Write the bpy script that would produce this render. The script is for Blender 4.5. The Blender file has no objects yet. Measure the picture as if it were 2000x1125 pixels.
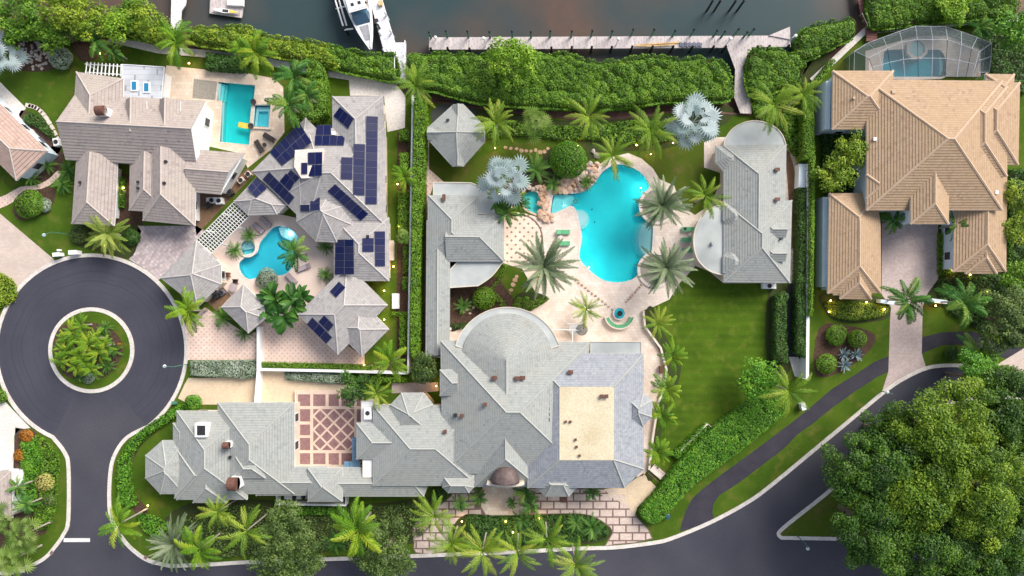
import bpy, math, random
import numpy as np
from mathutils import Vector, Matrix, geometry
random.seed(7); RNG = np.random.default_rng(11)
sc = bpy.context.scene; col = sc.collection
# ------------------------------------------------------------------ camera, sky, sun, exposure
S = 0.074            # metres per photo pixel on the ground
NX, NY = 1040., 585. # foot of the camera
H = 2000*S*24/36
cd = bpy.data.cameras.new('camera'); cam = bpy.data.objects.new('camera', cd); col.objects.link(cam)
cam.location = (0, 0, H); cd.lens = 24; cd.sensor_width = 36; cd.clip_start = 1; cd.clip_end = 3000
cd.shift_x = (1000-NX)/2000; cd.shift_y = (NY-562.5)/2000
sc.camera = cam
EL, AZ = math.radians(39), math.radians(42)
wd = bpy.data.worlds.new('World'); sc.world = wd; wd.use_nodes = True
nt = wd.node_tree; bg = nt.nodes['Background']; sky = nt.nodes.new('ShaderNodeTexSky')
sky.sky_type = 'NISHITA'; sky.sun_disc = False; sky.sun_elevation = EL; sky.sun_rotation = AZ
sky.dust_density = 3.0; sky.air_density = 1.0; sky.ozone_density = 1.0
hs = nt.nodes.new('ShaderNodeHueSaturation'); hs.inputs['Saturation'].default_value = .62; nt.links.new(sky.outputs[0], hs.inputs['Color']); nt.links.new(hs.outputs[0], bg.inputs[0]); bg.inputs[1].default_value = 0.092
ld = bpy.data.lights.new('sun', 'SUN'); ld.energy = 2.1; ld.angle = math.radians(32); ld.color = (1, .94, .85)
so = bpy.data.objects.new('sun', ld); col.objects.link(so)
sd = Vector((math.cos(EL)*math.sin(AZ), math.cos(EL)*math.cos(AZ), math.sin(EL)))
so.rotation_euler = sd.to_track_quat('Z', 'Y').to_euler(); so.location = (30, 30, 150)
sc.view_settings.view_transform = 'Standard'; sc.view_settings.look = 'None'
sc.view_settings.exposure = 1.15; sc.view_settings.gamma = 1; sc.view_settings.use_curve_mapping = False

# ------------------------------------------------------------------ helpers
def W(px, py, z=0.):
    k = S*(H-z)/H
    return Vector(((px-NX)*k, (NY-py)*k, z))
def W2(p, z=0.):
    v = W(p[0], p[1], z); return (v.x, v.y)
def circ(cx, cy, r, n=40, a0=0, a1=360, ry=None):
    m = n if abs(a1-a0) >= 360 else n-1
    return [(cx+r*math.cos(math.radians(a0+(a1-a0)*i/m)), cy-(ry or r)*math.sin(math.radians(a0+(a1-a0)*i/m))) for i in range(n)]
def cr(pts, closed=False, n=5):
    out = []; N = len(pts)
    g = (lambda i: pts[i % N]) if closed else (lambda i: pts[min(max(i, 0), N-1)])
    for i in range(N if closed else N-1):
        p0, p1, p2, p3 = g(i-1), g(i), g(i+1), g(i+2)
        for k in range(n):
            t = k/n
            out.append(tuple(.5*(2*b+(c-a)*t+(2*a-5*b+4*c-d)*t*t+(3*b-a-3*c+d)*t**3) for a, b, c, d in zip(p0, p1, p2, p3)))
    if not closed: out.append(tuple(pts[-1]))
    return out
def area2(p): return .5*sum(p[i][0]*p[(i+1) % len(p)][1]-p[(i+1) % len(p)][0]*p[i][1] for i in range(len(p)))
def ccw(p): return list(p) if area2(p) > 0 else list(p)[::-1]
def inset(p, d):      # p ccw world polygon
    n = len(p); out = []
    for i in range(n):
        a, b, c = p[i-1], p[i], p[(i+1) % n]
        e1 = Vector((b[0]-a[0], b[1]-a[1])); e2 = Vector((c[0]-b[0], c[1]-b[1]))
        if e1.length < 1e-6 or e2.length < 1e-6: out.append(b); continue
        e1.normalize(); e2.normalize()
        n1 = Vector((-e1.y, e1.x)); n2 = Vector((-e2.y, e2.x)); m = n1+n2
        if m.length < .2: m = n1
        m.normalize(); k = d/max(.4, m.dot(n1)); out.append((b[0]+m.x*k, b[1]+m.y*k))
    return out
def tag(o, label, cat, group=None):
    o['label'] = label; o['category'] = cat
    if group: o['group'] = group
    return o
def struct(o): o['kind'] = 'structure'; return o
def par(o, p):
    o.parent = p
    if p.get('_w'): o.matrix_parent_inverse = Matrix.Translation(-p.location)
def empty(name, loc, label=None, cat=None, group=None, world=True):
    o = bpy.data.objects.new(name, None); col.objects.link(o); o.location = loc; o.empty_display_size = .3
    if world: o['_w'] = 1
    if label: tag(o, label, cat, group)
    return o
class MB:
    def __init__(s): s.v = []; s.f = []; s.uv = None
    def add(s, vs, fs):
        k = len(s.v); s.v += [tuple(v) for v in vs]; s.f += [tuple(i+k for i in f) for f in fs]; return s
    def box(s, c, d, rz=0, rx=0, ry=0):
        x, y, z = d[0]/2, d[1]/2, d[2]/2
        R = Matrix.Rotation(rz, 3, 'Z') @ Matrix.Rotation(ry, 3, 'Y') @ Matrix.Rotation(rx, 3, 'X'); c = Vector(c)
        return s.add([c+R @ Vector((a*x, b*y, e*z)) for a in (-1, 1) for b in (-1, 1) for e in (-1, 1)],
                     [(0, 1, 3, 2), (4, 6, 7, 5), (0, 4, 5, 1), (2, 3, 7, 6), (0, 2, 6, 4), (1, 5, 7, 3)])
    def prism(s, p, z0, z1, bottom=True):
        p = ccw(p); n = len(p)
        tr = geometry.tessellate_polygon([[Vector((x, y, 0)) for x, y in p]])
        vs = [(x, y, z1) for x, y in p]+[(x, y, z0) for x, y in p]
        fs = []
        for t in tr:
            a, b, c = t
            if (p[b][0]-p[a][0])*(p[c][1]-p[a][1])-(p[b][1]-p[a][1])*(p[c][0]-p[a][0]) < 0: t = (a, c, b)
            fs.append(tuple(t))
            if bottom: fs.append(tuple(i+n for i in t[::-1]))
        fs += [(i, i+n, (i+1) % n+n, (i+1) % n) for i in range(n)]
        return s.add(vs, fs)
    def tube(s, a, b, r0, r1=None, n=8):
        a, b = Vector(a), Vector(b); r1 = r0 if r1 is None else r1
        q = (b-a).to_track_quat('Z', 'Y'); vs = []
        for p, r in ((a, r0), (b, r1)):
            vs += [p+q @ Vector((r*math.cos(2*math.pi*i/n), r*math.sin(2*math.pi*i/n), 0)) for i in range(n)]
        return s.add(vs, [(i, (i+1) % n, (i+1) % n+n, i+n) for i in range(n)]+[tuple(range(n))[::-1], tuple(range(n, 2*n))])
    def lathe(s, c, prof, n=20):
        vs = [(c[0]+r*math.cos(2*math.pi*i/n), c[1]+r*math.sin(2*math.pi*i/n), c[2]+z) for r, z in prof for i in range(n)]
        m = len(prof)
        fs = [(k*n+i, k*n+(i+1) % n, (k+1)*n+(i+1) % n, (k+1)*n+i) for k in range(m-1) for i in range(n)]
        return s.add(vs, fs+[tuple(range(n))[::-1], tuple(range((m-1)*n, m*n))])
    def ribbon(s, pts, w, z0, z1, closed=False):   # world polyline -> box section
        n = len(pts); L = []; R = []
        for i in range(n):
            a = pts[i-1] if (i or closed) else pts[0]; c = pts[(i+1) % n] if (i < n-1 or closed) else pts[-1]
            d = Vector((c[0]-a[0], c[1]-a[1])); d.normalize(); nn = Vector((-d.y, d.x))*w/2
            L.append((pts[i][0]+nn.x, pts[i][1]+nn.y)); R.append((pts[i][0]-nn.x, pts[i][1]-nn.y))
        vs = []
        for l, r in zip(L, R): vs += [(*l, z0), (*l, z1), (*r, z1), (*r, z0)]
        fs = []
        for i in range(n if closed else n-1):
            a = 4*i; b = 4*((i+1) % n)
            fs += [(a+1, a, b, b+1), (a+2, a+1, b+1, b+2), (a+3, a+2, b+2, b+3), (a, a+3, b+3, b)]
        if not closed: fs += [(0, 1, 2, 3), (4*n-1, 4*n-2, 4*n-3, 4*n-4)]
        return s.add(vs, fs)
    def build(s, name, m, parent=None, smooth=False, local=False):
        V = np.array(s.v, dtype=float).reshape(-1, 3); loc = None
        if parent is None and not local:
            lo, hi = V.min(0), V.max(0); loc = np.array([(lo[0]+hi[0])/2, (lo[1]+hi[1])/2, lo[2]]); V = V-loc
        me = bpy.data.meshes.new(name); me.from_pydata(V.tolist(), [], s.f)
        if s.uv:
            u = me.uv_layers.new(name='UVMap'); u.data.foreach_set('uv', np.array(s.uv, dtype=np.float32).ravel())
        if smooth: me.polygons.foreach_set('use_smooth', [True]*len(me.polygons))
        me.update(); me.materials.append(m)
        o = bpy.data.objects.new(name, me); col.objects.link(o)
        if loc is not None: o.location = loc
        if parent is not None: par(o, parent)
        return o
def link(name, me, parent=None, loc=(0, 0, 0), rot=(0, 0, 0), scale=(1, 1, 1)):
    o = bpy.data.objects.new(name, me); col.objects.link(o); o.parent = parent
    o.location = loc; o.rotation_euler = rot; o.scale = scale; return o

# ------------------------------------------------------------------ materials
def mk(name):
    m = bpy.data.materials.new(name); m.use_nodes = True; n = m.node_tree
    return m, n, n.nodes['Principled BSDF']
def nd(n, t, **k):
    x = n.nodes.new('ShaderNode'+t)
    for a, b in k.items():
        if a.startswith('i_'): x.inputs[a[2:].replace('_', ' ')].default_value = b
        elif a[0] == 'I': x.inputs[int(a[1:])].default_value = b
        else: setattr(x, a, b)
    return x
def L(n, a, b): n.links.new(a, b)
def mth(n, op, a, b=0., c=0.):
    x = n.nodes.new('ShaderNodeMath'); x.operation = op
    for i, q in enumerate((a, b, c)):
        if isinstance(q, (int, float)): x.inputs[i].default_value = q
        else: n.links.new(q, x.inputs[i])
    return x.outputs[0]
def mixc(n, f, a, b):
    x = n.nodes.new('ShaderNodeMix'); x.data_type = 'RGBA'
    for i, q in ((0, f), (6, a), (7, b)):
        if isinstance(q, (int, float)): x.inputs[i].default_value = q
        elif isinstance(q, tuple): x.inputs[i].default_value = (*q, 1)
        else: n.links.new(q, x.inputs[i])
    return x.outputs[2]
def rampf(n, f, lo, hi):
    x = n.nodes.new('ShaderNodeMapRange'); n.links.new(f, x.inputs[0]); x.inputs[1].default_value = lo; x.inputs[2].default_value = hi
    return x.outputs[0]
def noise(n, scale, detail=4, vec=None, rough=.55):
    x = nd(n, 'TexNoise', i_Scale=scale, i_Detail=detail, i_Roughness=rough)
    L(n, vec or nd(n, 'NewGeometry').outputs['Position'], x.inputs['Vector']); return x.outputs[0]
def addbump(n, b, h, strength=.5, dist=.05):
    x = nd(n, 'Bump', i_Strength=strength, i_Distance=dist); L(n, h, x.inputs['Height']); L(n, x.outputs[0], b.inputs['Normal'])
def M(name, c1, c2=None, scale=1., rough=.8, bump=0., fine=0., c3=None, metal=0., lo=.35, hi=.65):
    """two (three) colours mixed by world-space noise, fine grain on top"""
    m, n, b = mk(name); b.inputs['Roughness'].default_value = rough; b.inputs['Metallic'].default_value = metal
    b.inputs['Specular IOR Level'].default_value = .3
    c2 = c2 or tuple(x*.82 for x in c1)
    o = mixc(n, rampf(n, noise(n, scale), lo, hi), c1, c2)
    if c3: o = mixc(n, rampf(n, noise(n, scale*.27, 3), .48, .68), o, c3)
    if fine:
        g = nd(n, 'TexNoise', i_Scale=fine, i_Detail=2.); L(n, nd(n, 'NewGeometry').outputs['Position'], g.inputs['Vector'])
        k = rampf(n, g.outputs[0], .3, .7); o = mixc(n, mth(n, 'MULTIPLY', k, .45), o, tuple(x*.45 for x in c1))
    L(n, o, b.inputs['Base Color'])
    if bump: addbump(n, b, noise(n, fine or scale*6, 3), .6, bump)
    return m
def tilemat(name, c1, c2, c3, tw=.33, tl=.36, gap=.12, dark=.35, weather=None):
    m, n, b = mk(name); b.inputs['Roughness'].default_value = .75; b.inputs['Specular IOR Level'].default_value = .25
    uv = nd(n, 'UVMap', uv_map='UVMap'); sp = nd(n, 'SeparateXYZ'); L(n, uv.outputs[0], sp.inputs[0])
    r = mth(n, 'DIVIDE', sp.outputs[1], tl); row = mth(n, 'FLOOR', r); fv = mth(n, 'FRACT', r)
    u = mth(n, 'ADD', mth(n, 'DIVIDE', sp.outputs[0], tw), mth(n, 'MULTIPLY', mth(n, 'MODULO', row, 2.), .5))
    fu = mth(n, 'FRACT', u); cb = nd(n, 'CombineXYZ'); L(n, mth(n, 'FLOOR', u), cb.inputs[0]); L(n, row, cb.inputs[1])
    wn = nd(n, 'TexWhiteNoise', noise_dimensions='2D'); L(n, cb.outputs[0], wn.inputs['Vector'])
    o = mixc(n, wn.outputs[0], c1, c2)
    o = mixc(n, mth(n, 'GREATER_THAN', wn.outputs[0], .98), o, tuple(x*.86 for x in c1))
    o = mixc(n, mth(n, 'MULTIPLY', rampf(n, noise(n, .35, 4), .4, .7), .8), o, c3)
    st = nd(n, 'TexNoise', i_Scale=1.6, i_Detail=5.); L(n, nd(n, 'NewGeometry').outputs['Position'], st.inputs['Vector'])
    o = mixc(n, mth(n, 'MULTIPLY', rampf(n, st.outputs[0], .52, .75), .35), o, weather or tuple(x*.5 for x in c1))
    lap = mth(n, 'LESS_THAN', fv, gap); side = mth(n, 'MULTIPLY', mth(n, 'LESS_THAN', fu, .09), .55)
    ln = mth(n, 'MULTIPLY', mth(n, 'MAXIMUM', lap, side), 1-dark)
    o = mixc(n, ln, o, tuple(x*.3 for x in c1))
    L(n, o, b.inputs['Base Color']); return m
def leafmat(name, cs, trans=.25, rand=False, rough=.55):
    """cs: colours from dark to light, picked leaf by leaf, partly at random"""
    m, n, b = mk(name); b.inputs['Roughness'].default_value = rough; b.inputs['Specular IOR Level'].default_value = .35
    rp = n.nodes.new('ShaderNodeValToRGB'); e = rp.color_ramp.elements
    while len(e) < len(cs): e.new(.5)
    for i, c in enumerate(cs): e[i].position = i/(len(cs)-1); e[i].color = (*c, 1)
    if rand: src = nd(n, 'ObjectInfo').outputs['Random']; src = mth(n, 'ADD', mth(n, 'MULTIPLY', src, .75), mth(n, 'MULTIPLY', noise(n, 3., 2), .35))
    else: src = nd(n, 'Attribute', attribute_name='tint').outputs['Fac']
    L(n, src, rp.inputs[0]); L(n, rp.outputs[0], b.inputs['Base Color'])
    t = nd(n, 'BsdfTranslucent'); L(n, rp.outputs[0], t.inputs[0]); mx = nd(n, 'MixShader', I0=trans)
    L(n, b.outputs[0], mx.inputs[1]); L(n, t.outputs[0], mx.inputs[2]); L(n, mx.outputs[0], n.nodes['Material Output'].inputs[0]); return m
def grassmat(name, c1, c2, c3, stripes=False):
    m, n, b = mk(name); b.inputs['Roughness'].default_value = .9; b.inputs['Specular IOR Level'].default_value = .1
    o = mixc(n, rampf(n, noise(n, .22, 5), .38, .66), c1, c2)
    o = mixc(n, rampf(n, noise(n, .55, 5), .51, .74), o, c3)
    g = noise(n, 9., 3); o = mixc(n, mth(n, 'MULTIPLY', rampf(n, g, .35, .7), .5), o, tuple(x*.4 for x in c1))
    if stripes:
        sp = nd(n, 'SeparateXYZ'); L(n, nd(n, 'NewGeometry').outputs['Position'], sp.inputs[0])
        y = mth(n, 'ADD', sp.outputs[1], mth(n, 'MULTIPLY', noise(n, .3, 2), .5))
        s = rampf(n, mth(n, 'SINE', mth(n, 'MULTIPLY', y, 5.2)), -.5, .5)
        o = mixc(n, mth(n, 'MULTIPLY', s, .12), o, tuple(x*1.35 for x in c2))
    L(n, o, b.inputs['Base Color']); addbump(n, b, noise(n, 14., 3), .9, .08); return m
def pavemat(name, c1, c2, tw, tl, gap=.06, joint=None, rot=0., c3=None, rough=.75, dots=None, herring=False):
    """paving stones in world plan coordinates; dots = (pitch, half size, colour) small square insets"""
    m, n, b = mk(name); b.inputs['Roughness'].default_value = rough; b.inputs['Specular IOR Level'].default_value = .25
    pos = nd(n, 'NewGeometry').outputs['Position']; mp = nd(n, 'Mapping'); mp.inputs['Rotation'].default_value = (0, 0, rot)
    L(n, pos, mp.inputs[0]); sp = nd(n, 'SeparateXYZ'); L(n, mp.outputs[0], sp.inputs[0])
    r = mth(n, 'DIVIDE', sp.outputs[1], tl); row = mth(n, 'FLOOR', r); fv = mth(n, 'FRACT', r)
    u = mth(n, 'ADD', mth(n, 'DIVIDE', sp.outputs[0], tw), mth(n, 'MULTIPLY', row, .37)); fu = mth(n, 'FRACT', u)
    cb = nd(n, 'CombineXYZ'); L(n, mth(n, 'FLOOR', u), cb.inputs[0]); L(n, row, cb.inputs[1])
    wn = nd(n, 'TexWhiteNoise', noise_dimensions='2D'); L(n, cb.outputs[0], wn.inputs['Vector'])
    o = mixc(n, wn.outputs[0], c1, c2)
    o = mixc(n, mth(n, 'MULTIPLY', rampf(n, noise(n, .5, 5), .42, .7), .6), o, c3 or tuple(x*.75 for x in c1))
    ln = mth(n, 'MAXIMUM', mth(n, 'LESS_THAN', fv, gap), mth(n, 'LESS_THAN', fu, gap))
    o = mixc(n, mth(n, 'MULTIPLY', ln, .5), o, joint or tuple(x*.5 for x in c1))
    if dots:
        p, hs, dc = dots; mp2 = nd(n, 'Mapping'); mp2.inputs['Rotation'].default_value = (0, 0, math.pi/4); L(n, pos, mp2.inputs[0])
        s2 = nd(n, 'SeparateXYZ'); L(n, mp2.outputs[0], s2.inputs[0])
        d = [mth(n, 'ABSOLUTE', mth(n, 'SUBTRACT', mth(n, 'FRACT', mth(n, 'DIVIDE', s2.outputs[i], p)), .5)) for i in (0, 1)]
        o = mixc(n, mth(n, 'LESS_THAN', mth(n, 'MAXIMUM', d[0], d[1]), hs/p), o, dc)
    L(n, o, b.inputs['Base Color']); return m
mt = {}
mt['grass'] = grassmat('grass', (.054, .110, .009), (.088, .152, .013), (.15, .155, .032))
mt['lawn'] = grassmat('mown_grass', (.050, .102, .008), (.085, .152, .011), (.14, .175, .023), True)
mt['dry'] = grassmat('worn_grass', (.075, .12, .012), (.10, .13, .018), (.15, .13, .04))
mt['asphalt'] = M('asphalt', (.045, .046, .064), (.062, .062, .082), .12, .9, .01, 9., (.095, .092, .105))
def roundasphalt():
    m, n, b = mk('circle_asphalt'); b.inputs['Roughness'].default_value = .9; b.inputs['Specular IOR Level'].default_value = .3
    mp = nd(n, 'Mapping', vector_type='POINT'); c = W(179, 684); mp.inputs['Location'].default_value = (-c.x, -c.y, 0); L(n, nd(n, 'NewGeometry').outputs['Position'], mp.inputs[0])
    sp = nd(n, 'SeparateXYZ'); L(n, mp.outputs[0], sp.inputs[0]); r = mth(n, 'SQRT', mth(n, 'ADD', mth(n, 'MULTIPLY', sp.outputs[0], sp.outputs[0]), mth(n, 'MULTIPLY', sp.outputs[1], sp.outputs[1])))
    w = nd(n, 'TexNoise', noise_dimensions='1D', i_Scale=2.2, i_Detail=3.); L(n, mth(n, 'ADD', r, mth(n, 'MULTIPLY', noise(n, .12, 2), 2.)), w.inputs['W'])
    o = mixc(n, rampf(n, noise(n, .12), .35, .65), (.045, .046, .066), (.062, .062, .084)); o = mixc(n, mth(n, 'MULTIPLY', rampf(n, w.outputs[0], .5, .75), .5), o, (.034, .034, .048))
    o = mixc(n, mth(n, 'MULTIPLY', rampf(n, noise(n, 9., 2), .3, .7), .4), o, (.024, .024, .032)); L(n, o, b.inputs['Base Color']); return m
mt['asphalt_round'] = roundasphalt()
mt['asphalt_path'] = M('path_asphalt', (.036, .033, .048), (.05, .046, .062), .5, .9, .01, 9.)
mt['kerb'] = M('kerb_concrete', (.60, .55, .51), (.70, .66, .62), .8, .85, 0, 5.)
mt['concrete'] = M('pale_concrete', (.74, .69, .65), (.66, .61, .57), .3, .85, 0, 4.)
mt['drive'] = pavemat('beige_drive', (.50, .41, .36), (.57, .47, .41), .5, .25, c3=(.40, .33, .29))
mt['sand'] = pavemat('sand_drive', (.55, .43, .30), (.62, .50, .36), .3, .3, c3=(.66, .52, .36))
mt['herring'] = pavemat('mauve_pavers', (.36, .30, .31), (.56, .48, .47), .35, .5, .1, rot=.78, c3=(.3, .25, .26))
mt['brick'] = pavemat('mauve_brick', (.44, .35, .33), (.53, .44, .42), .3, .2, .1, c3=(.36, .28, .27))
mt['trav'] = pavemat('travertine', (.68, .57, .49), (.76, .67, .60), .62, .42, .05, c3=(.55, .42, .35))
mt['trav2'] = pavemat('warm_travertine', (.60, .48, .37), (.70, .60, .50), .7, .5, .05, c3=(.50, .37, .28))
mt['pinkdot'] = pavemat('pink_paving', (.66, .49, .41), (.74, .57, .49), .6, .6, .03, c3=(.58, .44, .38), dots=(.55, .10, (.46, .34, .29)))
mt['patiodot'] = pavemat('dotted_patio', (.68, .56, .47), (.74, .63, .54), .8, .8, .03, c3=(.62, .48, .38), dots=(.86, .15, (.28, .2, .16)))
mt['pooldeck'] = M('pink_deck', (.70, .57, .50), (.64, .51, .45), .4, .8)
mt['pebble'] = M('pebble', (.36, .33, .28), (.22, .20, .17), 7., .9, .02, 12.)
mt['mulch'] = M('mulch', (.055, .032, .022), (.11, .065, .045), 3., .95, .03, 10.)
mt['soil'] = M('sandy_soil', (.24, .14, .085), (.16, .10, .06), 1.5, .95, .02, 9.)
mt['mud'] = M('mud', (.13, .055, .038), (.19, .10, .075), .9, .7, .03, 6., (.08, .045, .04))
mt['bed'] = M('green_bed', (.03, .06, .010), (.055, .05, .02), 2., .95, .03, 9.)
mt['dock'] = pavemat('weathered_planks', (.46, .41, .41), (.57, .51, .50), 3., .15, .1, rot=1.5708, c3=(.37, .32, .32))
mt['dock_white'] = pavemat('white_planks', (.66, .66, .70), (.74, .74, .78), 3., .15, .1, c3=(.58, .58, .63))
mt['redwood'] = pavemat('red_planks', (.20, .085, .07), (.28, .13, .11), 4., .16, .12, c3=(.15, .07, .06))
mt['white'] = M('white_paint', (.80, .80, .80), (.74, .74, .75), .6, .6)
mt['cream'] = M('cream_wall', (.66, .58, .48), (.58, .50, .41), .6, .8)
mt['bluewhite'] = M('cool_wall', (.62, .70, .76), (.56, .64, .70), .6, .7)
mt['flat'] = M('pale_roof_membrane', (.36, .385, .385), (.44, .46, .45), .5, .8, 0, 0, (.27, .295, .295))
mt['flatbeige'] = M('beige_roof_gravel', (.62, .54, .38), (.68, .60, .44), .8, .9, .01, 6., (.56, .47, .31))
mt['metal_roof'] = pavemat('grey_metal_roof', (.46, .48, .52), (.54, .56, .60), 5., .75, .05, c3=(.30, .31, .34), joint=(.08, .08, .08))
mt['copper'] = M('copper', (.085, .060, .060), (.13, .095, .09), 2.2, .6, metal=.15)
mt['brown'] = M('brown_metal', (.10, .045, .035), (.15, .07, .05), 3., .6)
mt['black'] = M('black_metal', (.02, .02, .022), (.03, .03, .032), 3., .5)
mt['dark'] = M('dark_wicker', (.035, .03, .03), (.06, .05, .05), 8., .8)
mt['twig'] = M('twigs', (.03, .026, .014), (.05, .04, .02), 2., .95)
mt['trunk'] = M('palm_trunk', (.33, .29, .25), (.42, .37, .33), 3., .9, .02, 8.)
mt['bark'] = M('bark', (.13, .10, .075), (.19, .15, .12), 3., .95, .03, 9.)
mt['rock'] = M('rock', (.52, .30, .18), (.66, .50, .40), 1.1, .9, .06, 4., (.62, .56, .52))
mt['greyrock'] = M('grey_rock', (.42, .36, .33), (.56, .50, .47), 1.5, .9, .05, 5.)
mt['step'] = M('stepping_stone', (.48, .28, .16), (.58, .40, .27), 1.5, .9, .02, 6.)
mt['slab'] = M('pale_slab', (.70, .60, .54), (.76, .67, .61), .7, .8, 0, 5.)
mt['slab_tan'] = M('tan_slab', (.58, .46, .40), (.66, .55, .48), .7, .8, 0, 5.)
mt['slabjoint'] = M('brown_joint', (.16, .105, .095), (.21, .14, .125), 3., .9)
mt['court'] = pavemat('oxblood_brick', (.20, .105, .11), (.28, .165, .165), .22, .22, .12, rot=.785, c3=(.17, .09, .095), joint=(.30, .2, .19))
mt['courtband'] = M('beige_band', (.60, .44, .35), (.66, .51, .42), 1., .8)
mt['green_cloth'] = M('green_cloth', (.10, .34, .17), (.13, .40, .21), 2., .9)
mt['mauve_cloth'] = M('mauve_cloth', (.34, .28, .30), (.40, .33, .35), 2., .9)
mt['yellow'] = M('yellow_foam', (.75, .48, .05), (.80, .56, .10), 1., .6)
mt['wood'] = M('lumber', (.52, .34, .15), (.60, .42, .21), 2., .8)
mt['plaster'] = M('pool_plaster', (.84, .89, .89), (.80, .87, .88), .5, .7)
mt['plaster_deep'] = M('blue_pool_plaster', (.86, .92, .93), (.76, .86, .89), .35, .7)
mt['green_post'] = M('green_post', (.05, .16, .11), (.08, .22, .15), 3., .7)
mt['t_grey'] = tilemat('grey_roof_tile', (0.285, 0.303, 0.297), (0.338, 0.35, 0.336), (0.325, 0.329, 0.304), .33, .36, .10, .52)
mt['t_blue'] = tilemat('slate_roof_tile', (0.245, 0.264, 0.299), (0.34, 0.359, 0.378), (0.286, 0.298, 0.332), .3, .34, .10, .5)
mt['t_solar'] = tilemat('ash_roof_tile', (0.304, 0.288, 0.288), (0.392, 0.376, 0.368), (0.336, 0.312, 0.304), .4, .36, .1, .5)
mt['t_mauve'] = tilemat('mauve_roof_tile', (0.335, 0.281, 0.265), (0.39, 0.335, 0.312), (0.39, 0.343, 0.296), .42, .42, .11, .5)
mt['t_tan'] = tilemat('tan_roof_tile', (.37, .25, .16), (.43, .305, .205), (.415, .29, .175), .4, .37, .11, .42, (.20, .14, .09))
mt['t_pink'] = tilemat('rose_roof_tile', (0.416, 0.288, 0.24), (0.48, 0.36, 0.304), (0.4, 0.288, 0.248), .24, .45, .1, .3)
mt['r_grey'] = M('grey_ridge', (0.327, 0.339, 0.326), (0.368, 0.375, 0.352), 2.)
mt['r_solar'] = M('ash_ridge', (.38, .355, .35), (.44, .415, .40), 2.)
mt['r_mauve'] = M('mauve_ridge', (0.41, 0.353, 0.328), (0.459, 0.402, 0.369), 2.)
mt['r_tan'] = M('tan_ridge', (.45, .32, .22), (.50, .37, .27), 2.)
def solarmat():
    m, n, b = mk('solar_cells'); b.inputs['Roughness'].default_value = .35; b.inputs['Specular IOR Level'].default_value = .2
    oi = nd(n, 'ObjectInfo'); o = mixc(n, oi.outputs['Random'], (.004, .008, .055), (.018, .020, .060)); L(n, o, b.inputs['Base Color']); return m
mt['solar'] = solarmat()
mt['frame'] = M('panel_frame', (.10, .11, .16), (.13, .14, .19), 2., .5)
def glassmat(name, c, rough=.08):
    m, n, b = mk(name); b.inputs['Base Color'].default_value = (*c, 1); b.inputs['Roughness'].default_value = rough; return m
mt['pane'] = glassmat('window_glass', (.03, .04, .05)); mt['skylight'] = glassmat('blue_skylight', (.02, .19, .36), .2)
mt['windscreen'] = glassmat('windscreen', (.05, .12, .19), .1)
def poolwater(name, c, dens):
    m, n, b = mk(name); n.nodes.remove(b); out = n.nodes['Material Output']
    t = nd(n, 'BsdfTransparent'); g = nd(n, 'BsdfGlossy', i_Roughness=.05); fr = nd(n, 'Fresnel', i_IOR=1.33); mx = nd(n, 'MixShader')
    bp = nd(n, 'Bump', i_Strength=.3, i_Distance=.05); L(n, noise(n, 1.6, 3), bp.inputs['Height']); L(n, bp.outputs[0], g.inputs['Normal'])
    L(n, fr.outputs[0], mx.inputs[0]); L(n, t.outputs[0], mx.inputs[1]); L(n, g.outputs[0], mx.inputs[2]); L(n, mx.outputs[0], out.inputs['Surface'])
    v = nd(n, 'VolumeAbsorption', i_Density=dens); v.inputs[0].default_value = (*c, 1); L(n, v.outputs[0], out.inputs['Volume']); return m
mt['pool_water'] = poolwater('pool_water', (.0, .982, .99), 1.25); mt['pool_teal'] = poolwater('teal_pool_water', (.0, .965, .955), 1.2)
mt['pool_blue'] = poolwater('blue_pool_water', (.03, .925, .98), 1.0)
def canalmat():
    m, n, b = mk('canal_water'); b.inputs['Roughness'].default_value = .3; b.inputs['Specular IOR Level'].default_value = .1
    o = mixc(n, rampf(n, noise(n, .035, 3), .42, .60), (.036, .060, .066), (.105, .070, .056))
    o = mixc(n, mth(n, 'MULTIPLY', rampf(n, noise(n, .5, 4), .4, .8), .35), o, (.04, .05, .056)); L(n, o, b.inputs['Base Color'])
    addbump(n, b, noise(n, 1.8, 4), .12, .04); return m
mt['canal'] = canalmat()
def screenmat():
    m, n, b = mk('insect_screen'); b.inputs['Base Color'].default_value = (.07, .09, .10, 1); b.inputs['Roughness'].default_value = .9
    t = nd(n, 'BsdfTransparent'); mx = nd(n, 'MixShader', I0=.5); L(n, t.outputs[0], mx.inputs[1]); L(n, b.outputs[0], mx.inputs[2])
    L(n, mx.outputs[0], n.nodes['Material Output'].inputs[0]); return m
mt['screen'] = screenmat()
def glow():
    m, n, b = mk('warm_lamp'); b.inputs['Emission Color'].default_value = (1, .55, .15, 1); b.inputs['Emission Strength'].default_value = 7.; return m
mt['glow'] = glow()
mt['l_mangrove'] = leafmat('mangrove_leaf', [(0.0378, 0.0945, 0.0084), (0.0735, 0.1785, 0.0105), (0.1365, 0.2835, 0.0168), (0.252, 0.399, 0.0315)])
mt['l_mangrove2'] = leafmat('yellow_mangrove_leaf', [(0.0525, 0.105, 0.007), (0.1225, 0.2275, 0.0105), (0.245, 0.35, 0.021), (0.42, 0.4725, 0.0438)])
mt['l_lime'] = leafmat('lime_leaf', [(0.06, 0.15, 0.006), (0.135, 0.285, 0.012), (0.24, 0.405, 0.0225), (0.39, 0.54, 0.045)])
mt['l_hedge'] = leafmat('hedge_leaf', [(0.048, 0.12, 0.0064), (0.096, 0.224, 0.0096), (0.16, 0.32, 0.016), (0.256, 0.416, 0.032)])
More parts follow.
